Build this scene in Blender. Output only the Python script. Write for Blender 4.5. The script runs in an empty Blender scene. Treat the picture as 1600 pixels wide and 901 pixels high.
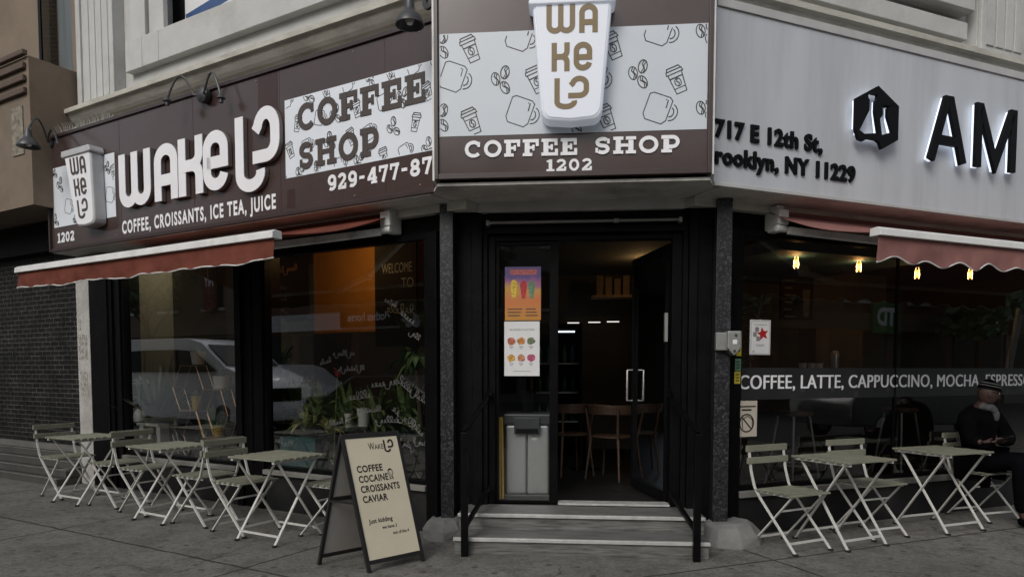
import bpy, bmesh, math, random
from math import sin, cos, pi, radians, tan, sqrt, atan2, floor
from mathutils import Vector, Matrix
RND = random.Random(7)
SC = bpy.context.scene
COL = SC.collection

# ------------------------------------------------------------------ camera, world, sun, exposure
CAM_H, FPX, PCX, PCY, PITCH = 1.42, 1100.0, 790.0, 638.5, radians(3.15)
cam = bpy.data.cameras.new('camera'); cam_o = bpy.data.objects.new('camera', cam); COL.objects.link(cam_o)
cam_o.location = (0, 0, CAM_H); cam_o.rotation_euler = (pi/2 - PITCH, 0, 0)
cam.sensor_width = 36; cam.lens = 36*FPX/1600
cam.shift_x = (800-PCX)/1600; cam.shift_y = (PCY-450.5)/1600
cam.clip_start = .05; cam.clip_end = 500
SC.camera = cam_o
W = bpy.data.worlds.new('World'); SC.world = W; W.use_nodes = True
SUN_EL, SUN_AZ = radians(38), atan2(-.45, -.90)
nt = W.node_tree
sky = nt.nodes.new('ShaderNodeTexSky'); sky.sky_type = 'NISHITA'; sky.sun_disc = False
sky.sun_elevation = SUN_EL; sky.sun_rotation = SUN_AZ
sky.air_density = 1.0; sky.dust_density = 3.0
hs = nt.nodes.new('ShaderNodeHueSaturation'); hs.inputs['Saturation'].default_value = .42
nt.links.new(sky.outputs[0], hs.inputs['Color']); nt.links.new(hs.outputs[0], nt.nodes['Background'].inputs[0])
nt.nodes['Background'].inputs[1].default_value = .125
sl = bpy.data.lights.new('sun', 'SUN'); so = bpy.data.objects.new('sun', sl); COL.objects.link(so)
sl.energy = .95; sl.angle = radians(28); sl.color = (1, .97, .93)
sv = Vector((sin(SUN_AZ)*cos(SUN_EL), cos(SUN_AZ)*cos(SUN_EL), sin(SUN_EL)))
so.rotation_euler = sv.to_track_quat('Z', 'Y').to_euler(); so.location = (0, -3, 12)
SC.view_settings.view_transform = 'Standard'; SC.view_settings.look = 'None'
SC.view_settings.exposure = .24; SC.view_settings.gamma = 1
SC.view_settings.use_curve_mapping = False

# ------------------------------------------------------------------ wall frames (x right along the wall, y into the building, z up)
class Fr:
    def __init__(s, ox, oy, deg):
        s.o = (ox, oy); s.a = radians(deg); s.x = (cos(s.a), sin(s.a)); s.y = (-sin(s.a), cos(s.a))
    def w(s, x, y, z=0): return Vector((s.o[0]+x*s.x[0]+y*s.y[0], s.o[1]+x*s.x[1]+y*s.y[1], z))
    def loc(s, X, Y):
        a = X-s.o[0]; b = Y-s.o[1]; return (a*s.x[0]+b*s.x[1], a*s.y[0]+b*s.y[1])
    def px(s, u, v, y=0):          # where a sight line of the survey meets the wall plane y
        a = (u-PCX)/FPX; b = (PCY-v)/FPX
        d = (a, cos(PITCH)+b*sin(PITCH), -sin(PITCH)+b*cos(PITCH))
        n = d[0]*s.y[0]+d[1]*s.y[1]; c = s.loc(0, 0); t = (y-c[1])/n
        return (s.loc(d[0]*t, d[1]*t)[0], CAM_H+d[2]*t)
G = Fr(0, 0, 0)
L = Fr(-.55, 6.0, -30.4)
C = Fr(-.5, 6.0, -5)
R = Fr(1.72, 5.82, 22.5)

# ------------------------------------------------------------------ materials
MATS = {}
def mat(name, col, rough=.6, metal=0, var=.15, scale=6, bump=0, bscale=40, spec=.5, dirt=None, dscale=1.5, dmix=.5, stretch=None, coat=0):
    if name in MATS: return MATS[name]
    m = bpy.data.materials.new(name); m.use_nodes = True; MATS[name] = m
    n = m.node_tree.nodes; k = m.node_tree.links; b = n['Principled BSDF']
    b.inputs['Roughness'].default_value = rough; b.inputs['Metallic'].default_value = metal
    b.inputs['Specular IOR Level'].default_value = spec; b.inputs['Coat Weight'].default_value = coat
    tc = n.new('ShaderNodeTexCoord'); vec = tc.outputs['Object']
    if stretch:
        mp = n.new('ShaderNodeMapping'); mp.inputs['Scale'].default_value = stretch
        k.new(vec, mp.inputs[0]); vec = mp.outputs[0]
    nz = n.new('ShaderNodeTexNoise'); nz.inputs['Scale'].default_value = scale; nz.inputs['Detail'].default_value = 6; nz.inputs['Roughness'].default_value = .6
    k.new(vec, nz.inputs['Vector'])
    mr = n.new('ShaderNodeMapRange'); mr.inputs[1].default_value = .3; mr.inputs[2].default_value = .7
    mr.inputs[3].default_value = 1-var; mr.inputs[4].default_value = 1+var
    k.new(nz.outputs[0], mr.inputs[0])
    mx = n.new('ShaderNodeMix'); mx.data_type = 'RGBA'; mx.blend_type = 'MULTIPLY'; mx.inputs[0].default_value = 1
    mx.inputs[6].default_value = (*col, 1); k.new(mr.outputs[0], mx.inputs[7])
    out = mx.outputs[2]
    if dirt:
        n2 = n.new('ShaderNodeTexNoise'); n2.inputs['Scale'].default_value = dscale; n2.inputs['Detail'].default_value = 8; n2.inputs['Roughness'].default_value = .7
        k.new(vec, n2.inputs['Vector'])
        r2 = n.new('ShaderNodeMapRange'); r2.inputs[1].default_value = .48; r2.inputs[2].default_value = .72; r2.inputs[4].default_value = dmix
        k.new(n2.outputs[0], r2.inputs[0])
        m2 = n.new('ShaderNodeMix'); m2.data_type = 'RGBA'; k.new(r2.outputs[0], m2.inputs[0]); k.new(out, m2.inputs[6]); m2.inputs[7].default_value = (*dirt, 1)
        out = m2.outputs[2]
    k.new(out, b.inputs['Base Color'])
    r3 = n.new('ShaderNodeMapRange'); r3.inputs[3].default_value = max(0, rough-.08); r3.inputs[4].default_value = min(1, rough+.08)
    k.new(nz.outputs[0], r3.inputs[0]); k.new(r3.outputs[0], b.inputs['Roughness'])
    if bump:
        n3 = n.new('ShaderNodeTexNoise'); n3.inputs['Scale'].default_value = bscale; n3.inputs['Detail'].default_value = 5
        k.new(vec, n3.inputs['Vector'])
        bp = n.new('ShaderNodeBump'); bp.inputs['Strength'].default_value = bump; bp.inputs['Distance'].default_value = .01
        k.new(n3.outputs[0], bp.inputs['Height']); k.new(bp.outputs[0], b.inputs['Normal'])
    return m
def emit(name, col, strength, base=None):
    if name in MATS: return MATS[name]
    m = bpy.data.materials.new(name); m.use_nodes = True; MATS[name] = m
    b = m.node_tree.nodes['Principled BSDF']
    b.inputs['Base Color'].default_value = (*(base or col), 1); b.inputs['Emission Color'].default_value = (*col, 1)
    b.inputs['Emission Strength'].default_value = strength; b.inputs['Roughness'].default_value = .35
    return m
def glass_mat(name, tint=(.93, .95, .94), boost=3.4, rough=0.0):
    m = bpy.data.materials.new(name); m.use_nodes = True; MATS[name] = m
    n = m.node_tree.nodes; k = m.node_tree.links; n.remove(n['Principled BSDF'])
    t = n.new('ShaderNodeBsdfTransparent'); t.inputs[0].default_value = (*tint, 1)
    g = n.new('ShaderNodeBsdfGlossy'); g.inputs['Roughness'].default_value = rough
    fr = n.new('ShaderNodeFresnel'); fr.inputs[0].default_value = 1.52
    mu = n.new('ShaderNodeMath'); mu.operation = 'MULTIPLY'; mu.inputs[1].default_value = boost; mu.use_clamp = True
    mx = n.new('ShaderNodeMixShader'); k.new(fr.outputs[0], mu.inputs[0]); k.new(mu.outputs[0], mx.inputs[0])
    k.new(t.outputs[0], mx.inputs[1]); k.new(g.outputs[0], mx.inputs[2]); k.new(mx.outputs[0], n['Material Output'].inputs[0])
    return m

M = {}
M['brown'] = mat('brown_sign_vinyl', (.052, .034, .031), .20, var=.12, scale=1.3, bump=.06, bscale=1.6, dirt=(.075, .06, .055), dscale=.9, dmix=.5)
M['brown_dk'] = mat('old_brown_vinyl', (.035, .014, .011), .35, var=.12)
M['white_vinyl'] = mat('white_print_vinyl', (.50, .545, .585), .38, var=.04, scale=2, dirt=(.5, .5, .5), dscale=2, dmix=.35)
M['white_vinyl_b'] = mat('lit_print_vinyl', (.66, .70, .745), .38, var=.04, scale=2, dirt=(.5, .51, .53), dscale=2, dmix=.35)  # same vinyl, lightened for the stronger light on the left sign
M['white_letter'] = mat('white_letter_face', (.74, .74, .76), .4, var=.05, scale=3)
M['letter_side'] = mat('letter_return', (.17, .15, .14), .5, var=.1)
M['gold'] = mat('bronze_brown_lettering', (.17, .115, .045), .45, var=.06)
M['ink'] = mat('black_line_ink', (.02, .018, .018), .5, var=.05)
M['dkbrown_ink'] = mat('dark_brown_lettering', (.055, .042, .036), .45, var=.06)
M['trim'] = mat('brown_metal_trim', (.035, .022, .02), .35, metal=.0, var=.1)
M['grey_panel'] = mat('grey_white_sign_panel', (.45, .47, .495), .42, var=.06, scale=1.2, dirt=(.33, .34, .35), dscale=1.0, dmix=.75, stretch=(2.2, 2.2, .25))
M['black_letter'] = mat('black_letter_acrylic', (.005, .005, .006), .5, var=.2, spec=.1)
M['stone'] = mat('painted_grey_stone', (.43, .43, .415), .8, var=.08, scale=3, bump=.25, bscale=60, dirt=(.27, .26, .235), dscale=1.6, dmix=.6)
M['stone_dk'] = mat('weathered_cornice_stone', (.47, .455, .40), .85, var=.12, scale=5, bump=.3, bscale=70, dirt=(.24, .225, .185), dscale=3, dmix=.7, stretch=(.6, 1, 2))
M['tan'] = mat('tan_stucco', (.165, .128, .092), .85, var=.12, scale=2.5, bump=.25, bscale=80, dirt=(.10, .072, .05), dscale=1.2, dmix=.7)
M['tan_dk'] = mat('brown_painted_moulding', (.085, .058, .042), .8, var=.12, bump=.2)
M['soffit'] = mat('grey_soffit_sheet', (.55, .53, .49), .6, var=.1, dirt=(.10, .09, .08), dscale=2, dmix=.6)
M['black'] = mat('black_painted_metal', (.0025, .0025, .0028), .45, var=.4, scale=8, spec=.09)
M['black2'] = mat('black_timber_cladding', (.0028, .0028, .003), .5, var=.45, scale=7, bump=.15, spec=.08, dirt=(.007, .007, .007), dscale=5, dmix=.6)
M['base'] = mat('dark_grey_base_panel', (.012, .012, .0125), .6, var=.3, scale=3, spec=.2, dirt=(.03, .028, .025), dscale=3, dmix=.5)
M['sill'] = mat('grey_sill_stone', (.16, .155, .14), .7, var=.15, dirt=(.08, .075, .07), dscale=4)
M['pilaster'] = mat('worn_white_pilaster', (.36, .35, .33), .75, var=.12, scale=8, bump=.3, dirt=(.16, .14, .12), dscale=3, dmix=.7)
M['sticker_rest'] = mat('torn_sticker_residue', (.30, .29, .26), .8, var=.5, scale=30, dirt=(.08, .07, .06), dscale=25, dmix=.9)
M['concrete'] = mat('rough_concrete', (.155, .155, .148), .9, var=.2, scale=7, bump=.6, bscale=30, dirt=(.10, .10, .095), dscale=4, dmix=.7)
M['awn'] = mat('terracotta_awning_canvas', (.130, .042, .029), .9, var=.25, spec=.08, scale=4, bump=.9, bscale=9, dirt=(.10, .03, .022), dscale=3, dmix=.6)
M['awn_r'] = mat('faded_rose_awning_canvas', (.225, .110, .098), .9, var=.22, spec=.08, scale=4, bump=.8, bscale=8, dirt=(.19, .085, .075), dscale=2, dmix=.6)
M['white_alu'] = mat('white_coated_aluminium', (.62, .62, .60), .4, var=.06, dirt=(.36, .35, .32), dscale=5, dmix=.5)
M['grey_alu'] = mat('grey_white_aluminium', (.75, .75, .72), .5, var=.08, dirt=(.15, .14, .13), dscale=5, dmix=.6)
M['slat'] = mat('olive_painted_slats', (.180, .182, .136), .55, var=.16, scale=5, dirt=(.11, .112, .078), dscale=6, dmix=.6)
M['leg'] = mat('off_white_enamelled_steel', (.50, .50, .465), .45, var=.06, scale=9, dirt=(.3, .28, .25), dscale=14, dmix=.5)
M['rubber'] = mat('black_rubber', (.012, .012, .012), .8)
M['board'] = mat('cream_board_face', (.62, .56, .42), .5, var=.05, scale=3, dirt=(.54, .48, .35), dscale=2, dmix=.5)
M['board_b'] = mat('grey_board_back', (.30, .285, .265), .6, var=.08)
M['board_f'] = mat('black_board_frame', (.010, .009, .009), .5, var=.2)
M['handink'] = mat('dark_hand_lettering', (.016, .011, .009), .6)
M['steel'] = mat('brushed_steel', (.50, .50, .50), .42, metal=.85, var=.1, scale=20, stretch=(30, 30, .6))
M['dkplastic'] = mat('dark_grey_plastic', (.035, .036, .038), .45)
M['yellow'] = mat('yellow_plastic', (.55, .32, .02), .45)
M['yel_stk'] = mat('yellow_sticker', (.42, .34, .03), .5, var=.25, scale=40)
M['grn_stk'] = mat('green_sticker', (.10, .22, .13), .5, var=.35, scale=40)
M['galv'] = mat('grey_galvanised_box', (.24, .245, .235), .45, metal=.4, var=.15, scale=10, dirt=(.12, .11, .10), dscale=10)
M['paper'] = mat('white_paper', (.60, .60, .60), .6, var=.04)
M['paper_w'] = mat('cream_paper', (.42, .38, .31), .7, var=.06)
M['red'] = mat('red_print', (.36, .01, .015), .5)
M['lipgrey'] = mat('grey_print', (.20, .20, .20), .6)
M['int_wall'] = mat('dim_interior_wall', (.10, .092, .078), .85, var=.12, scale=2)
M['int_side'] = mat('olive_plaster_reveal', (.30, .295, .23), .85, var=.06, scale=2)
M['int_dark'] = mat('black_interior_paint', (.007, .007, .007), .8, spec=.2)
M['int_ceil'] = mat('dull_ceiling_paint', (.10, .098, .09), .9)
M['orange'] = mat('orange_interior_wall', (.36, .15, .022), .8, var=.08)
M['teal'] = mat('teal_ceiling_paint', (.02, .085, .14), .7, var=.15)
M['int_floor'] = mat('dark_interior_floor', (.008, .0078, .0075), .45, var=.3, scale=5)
M['wood'] = mat('bentwood', (.06, .033, .019), .5, var=.3, scale=4, stretch=(1, 1, 8))
M['ltwood'] = mat('light_wood', (.30, .20, .12), .55, var=.2, scale=4, stretch=(1, 1, 8))
M['boxwood'] = mat('plywood_panel', (.085, .062, .043), .6, var=.15, scale=3)
M['wire'] = mat('rose_gold_wire', (.42, .26, .17), .35, metal=.5)
M['ceramic'] = mat('white_ceramic', (.58, .58, .55), .35, var=.04)
M['leaf'] = mat('green_leaf', (.15, .24, .085), .5, var=.45, scale=14)
M['leaf_dk'] = mat('dark_green_leaf', (.10, .16, .075), .55, var=.4, scale=14)
M['leaf_gr'] = mat('greyish_agave_leaf', (.20, .24, .18), .6, var=.35, scale=10)
M['dryleaf'] = mat('dry_beige_branch', (.30, .27, .22), .8, var=.3, scale=12)
M['bark'] = mat('brown_bark', (.07, .05, .032), .9, var=.35, scale=14, bump=.5)
M['chalkboard'] = mat('chalkboard', (.006, .0065, .0065), .8, var=.3, scale=4, spec=.15)
M['chalk'] = mat('white_chalk_marker', (.15, .15, .145), .8, var=.5, scale=40)
M['chalk_b'] = mat('bright_chalk', (.26, .26, .25), .9, var=.4, scale=60)
M['chalk_o'] = mat('orange_chalk_marker', (.55, .22, .06), .8, var=.3, scale=40)
M['tealboard'] = mat('teal_planter_paint', (.03, .12, .12), .6, var=.4, scale=30)
M['band'] = mat('charcoal_window_film', (.016, .017, .017), .45, var=.25, scale=3)
M['pink'] = mat('pink_petal', (.45, .04, .09), .6)
M['nosing'] = mat('aluminium_nosing', (.42, .42, .405), .45, metal=.2, var=.15, scale=14, dirt=(.2, .19, .18), dscale=8)
M['skin'] = mat('brown_skin', (.042, .020, .015), .65, var=.08)
M['cloth_bk'] = mat('black_coat_cloth', (.0022, .0022, .0026), .95, var=.3, scale=20, bump=.3, spec=.03)
M['cloth_gy'] = mat('charcoal_trouser_cloth', (.0025, .0027, .0034), .95, spec=.03, var=.3, scale=20, bump=.2)
M['hat'] = mat('black_knit', (.003, .003, .0036), .95, spec=.03, bump=.4, bscale=120)
M['hat_s'] = mat('grey_knit_stripe', (.10, .098, .095), .9)
M['scarf'] = mat('grey_patterned_scarf', (.05, .05, .053), .85, var=.85, scale=45)
M['screen_blue'] = emit('fridge_strip_light', (.75, .9, 1), 2)
M['tube'] = emit('tube_lamp', (1, .97, .92), .8)
M['fil'] = emit('warm_filament', (1, .42, .06), 5)
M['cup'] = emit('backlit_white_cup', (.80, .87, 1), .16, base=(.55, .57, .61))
M['led'] = emit('led_strip', (.80, .87, 1), .75)
M['glass'] = glass_mat('window_glass', boost=2.6)
M['glass_l'] = glass_mat('boosted_reflection_glass', boost=5.2)  # same glass as elsewhere, reflection boosted to brighten the mirrored street
M['bulbglass'] = glass_mat('bulb_glass', (1, .9, .7), 1.0)
M['shade'] = mat('dark_enamel_shade', (.035, .036, .038), .4, var=.2)
M['shade_in'] = mat('pale_shade_lining', (.20, .19, .16), .6)

def step_wood():
    m = mat('grey_wood_look_tread', (.10, .10, .094), .6, var=.7, scale=5, stretch=(.9, 12, 12), bump=.2, dirt=(.10, .098, .093), dscale=3, dmix=.6)
    return m
M['tread'] = step_wood()
def granite():
    m = bpy.data.materials.new('speckled_granite'); m.use_nodes = True; n = m.node_tree.nodes; k = m.node_tree.links; b = n['Principled BSDF']
    tc = n.new('ShaderNodeTexCoord'); v = n.new('ShaderNodeTexVoronoi'); v.inputs['Scale'].default_value = 75; k.new(tc.outputs['Object'], v.inputs['Vector'])
    v2 = n.new('ShaderNodeTexNoise'); v2.inputs['Scale'].default_value = 60; v2.inputs['Detail'].default_value = 4; k.new(tc.outputs['Object'], v2.inputs['Vector'])
    r = n.new('ShaderNodeValToRGB'); e = r.color_ramp.elements
    e[0].position = .30; e[0].color = (.003, .0032, .004, 1); e[1].position = .74; e[1].color = (.060, .062, .068, 1)
    x = r.color_ramp.elements.new(.5); x.color = (.009, .0095, .011, 1)
    mx = n.new('ShaderNodeMix'); mx.inputs[0].default_value = .55; k.new(v.outputs['Color'], mx.inputs[2]); k.new(v2.outputs[0], mx.inputs[3])
    k.new(mx.outputs[0], r.inputs[0]); k.new(r.outputs[0], b.inputs['Base Color']); b.inputs['Roughness'].default_value = .35
    return m
M['granite'] = granite()
def sidewalk_mat():
    m = bpy.data.materials.new('dirty_sidewalk_concrete'); m.use_nodes = True; n = m.node_tree.nodes; k = m.node_tree.links; b = n['Principled BSDF']
    tc = n.new('ShaderNodeTexCoord'); o = tc.outputs['Object']
    def noise(s, d=8, rg=.65):
        z = n.new('ShaderNodeTexNoise'); z.inputs['Scale'].default_value = s; z.inputs['Detail'].default_value = d; z.inputs['Roughness'].default_value = rg; k.new(o, z.inputs['Vector']); return z.outputs[0]
    def rng(i, a, c, p, q):
        r = n.new('ShaderNodeMapRange'); k.new(i, r.inputs[0])
        for j, x in enumerate((a, c, p, q)): r.inputs[j+1].default_value = x
        return r.outputs[0]
    def mix(f, a, c, mode='MIX'):
        x = n.new('ShaderNodeMix'); x.data_type = 'RGBA'; x.blend_type = mode
        for s, i in ((f, 0), (a, 6), (c, 7)):
            if hasattr(s, 'is_linked'): k.new(s, x.inputs[i])
            elif i == 0: x.inputs[0].default_value = s
            else: x.inputs[i].default_value = (*s, 1)
        return x.outputs[2]
    c = mix(rng(noise(.8), .35, .65, 0, 1), (.115, .110, .098), (.20, .193, .175))
    c = mix(rng(noise(3.5, 10, .75), .48, .60, 0, .9), c, (.080, .075, .066))
    c = mix(rng(noise(16, 6, .75), .46, .66, .0, .8), c, (.062, .058, .050))
    c = mix(rng(noise(34, 4), .48, .68, .0, .55), c, (.23, .225, .21))
    c = mix(rng(noise(110, 3), .45, .65, .0, .75), c, (.06, .057, .05))
    v = n.new('ShaderNodeTexVoronoi'); v.voronoi_dimensions = '2D'; v.inputs['Scale'].default_value = 2.6; v.inputs['Randomness'].default_value = 1; k.new(o, v.inputs['Vector'])
    c = mix(rng(v.outputs['Distance'], .05, .075, .8, 0), c, (.040, .038, .035))
    v2 = n.new('ShaderNodeTexVoronoi'); v2.voronoi_dimensions = '2D'; v2.feature = 'DISTANCE_TO_EDGE'; v2.inputs['Scale'].default_value = .55
    dn = n.new('ShaderNodeTexNoise'); dn.inputs['Scale'].default_value = 2.2; dn.inputs['Detail'].default_value = 5; k.new(o, dn.inputs['Vector'])
    ds = n.new('ShaderNodeVectorMath'); ds.operation = 'SCALE'; ds.inputs['Scale'].default_value = .5; k.new(dn.outputs['Color'], ds.inputs[0])
    da = n.new('ShaderNodeVectorMath'); da.operation = 'ADD'; k.new(o, da.inputs[0]); k.new(ds.outputs[0], da.inputs[1]); k.new(da.outputs[0], v2.inputs['Vector'])
    ck = n.new('ShaderNodeMath'); ck.operation = 'MULTIPLY'; k.new(rng(v2.outputs['Distance'], .003, .008, .5, 0), ck.inputs[0]); k.new(rng(noise(.6, 3), .50, .56, 0, 1), ck.inputs[1])
    c = mix(ck.outputs[0], c, (.02, .019, .017))
    def grid(F, sx, sy, ox, oy, msk):
        mp = n.new('ShaderNodeMapping'); mp.vector_type = 'TEXTURE'; mp.inputs['Rotation'].default_value = (0, 0, F.a); mp.inputs['Location'].default_value = (F.w(ox, oy).x, F.w(ox, oy).y, 0)
        k.new(o, mp.inputs[0])
        ad = n.new('ShaderNodeVectorMath'); ad.operation = 'ADD'
        nz = n.new('ShaderNodeTexNoise'); nz.inputs['Scale'].default_value = 6; k.new(o, nz.inputs['Vector'])
        sc = n.new('ShaderNodeVectorMath'); sc.operation = 'SCALE'; sc.inputs['Scale'].default_value = .03; k.new(nz.outputs['Color'], sc.inputs[0])
        k.new(mp.outputs[0], ad.inputs[0]); k.new(sc.outputs[0], ad.inputs[1])
        sp = n.new('ShaderNodeSeparateXYZ'); k.new(ad.outputs[0], sp.inputs[0])
        res = None
        for ax, s in ((0, sx), (1, sy)):
            pp = n.new('ShaderNodeMath'); pp.operation = 'PINGPONG'; pp.inputs[1].default_value = s/2; k.new(sp.outputs[ax], pp.inputs[0])
            r = rng(pp.outputs[0], .005, .015, 1, 0)
            if res is None: res = r
            else:
                mm = n.new('ShaderNodeMath'); mm.operation = 'MAXIMUM'; k.new(res, mm.inputs[0]); k.new(r, mm.inputs[1]); res = mm.outputs[0]
        return res, sp
    j1, _ = grid(L, 2.45, 3.0, -.62, -1.52, 0); j2, s2 = grid(R, 2.6, 3.0, .05, -.66, 0)
    sx = n.new('ShaderNodeSeparateXYZ'); k.new(o, sx.inputs[0])
    sel = n.new('ShaderNodeMath'); sel.operation = 'GREATER_THAN'; sel.inputs[1].default_value = .55; k.new(sx.outputs[0], sel.inputs[0])
    ms = n.new('ShaderNodeMix'); k.new(sel.outputs[0], ms.inputs[0]); k.new(j1, ms.inputs[2]); k.new(j2, ms.inputs[3])
    c = mix(ms.outputs[0], c, (.018, .017, .015))
    k.new(c, b.inputs['Base Color']); b.inputs['Roughness'].default_value = .85; b.inputs['Specular IOR Level'].default_value = .3
    hsum = n.new('ShaderNodeMath'); hsum.operation = 'SUBTRACT'; k.new(noise(120, 4), hsum.inputs[0]); k.new(ms.outputs[0], hsum.inputs[1])
    bp = n.new('ShaderNodeBump'); bp.inputs['Strength'].default_value = .4; bp.inputs['Distance'].default_value = .008; k.new(hsum.outputs[0], bp.inputs['Height']); k.new(bp.outputs[0], b.inputs['Normal'])
    return m
M['sidewalk'] = sidewalk_mat()
def grille_mat():
    m = bpy.data.materials.new('dark_shutter_slats'); m.use_nodes = True; n = m.node_tree.nodes; k = m.node_tree.links; b = n['Principled BSDF']
    tc = n.new('ShaderNodeTexCoord'); sp = n.new('ShaderNodeSeparateXYZ'); k.new(tc.outputs['Object'], sp.inputs[0])
    cb = n.new('ShaderNodeCombineXYZ'); k.new(sp.outputs[0], cb.inputs[0]); k.new(sp.outputs[2], cb.inputs[1])
    br = n.new('ShaderNodeTexBrick'); br.inputs['Scale'].default_value = 1; br.inputs['Brick Width'].default_value = .20; br.inputs['Row Height'].default_value = .062
    br.inputs['Mortar Size'].default_value = .006; br.inputs['Mortar Smooth'].default_value = .3; k.new(cb.outputs[0], br.inputs['Vector'])
    br.inputs['Color1'].default_value = (.004, .004, .004, 1); br.inputs['Color2'].default_value = (.010, .0095, .009, 1); br.inputs['Mortar'].default_value = (.06, .056, .05, 1)
    b.inputs['Specular IOR Level'].default_value = .2
    nz = n.new('ShaderNodeTexNoise'); nz.inputs['Scale'].default_value = 3; nz.inputs['Detail'].default_value = 6; k.new(tc.outputs['Object'], nz.inputs['Vector'])
    r = n.new('ShaderNodeMapRange'); r.inputs[1].default_value = .3; r.inputs[2].default_value = .7; r.inputs[3].default_value = .4; r.inputs[4].default_value = 1.5; k.new(nz.outputs[0], r.inputs[0])
    mx = n.new('ShaderNodeMix'); mx.data_type = 'RGBA'; mx.blend_type = 'MULTIPLY'; mx.inputs[0].default_value = 1; k.new(br.outputs[0], mx.inputs[6]); k.new(r.outputs[0], mx.inputs[7])
    k.new(mx.outputs[2], b.inputs['Base Color']); b.inputs['Roughness'].default_value = .55
    bp = n.new('ShaderNodeBump'); bp.inputs['Strength'].default_value = .8; bp.inputs['Distance'].default_value = .01; k.new(br.outputs['Fac'], bp.inputs['Height']); k.new(bp.outputs[0], b.inputs['Normal'])
    return m
M['grille'] = grille_mat()

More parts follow.
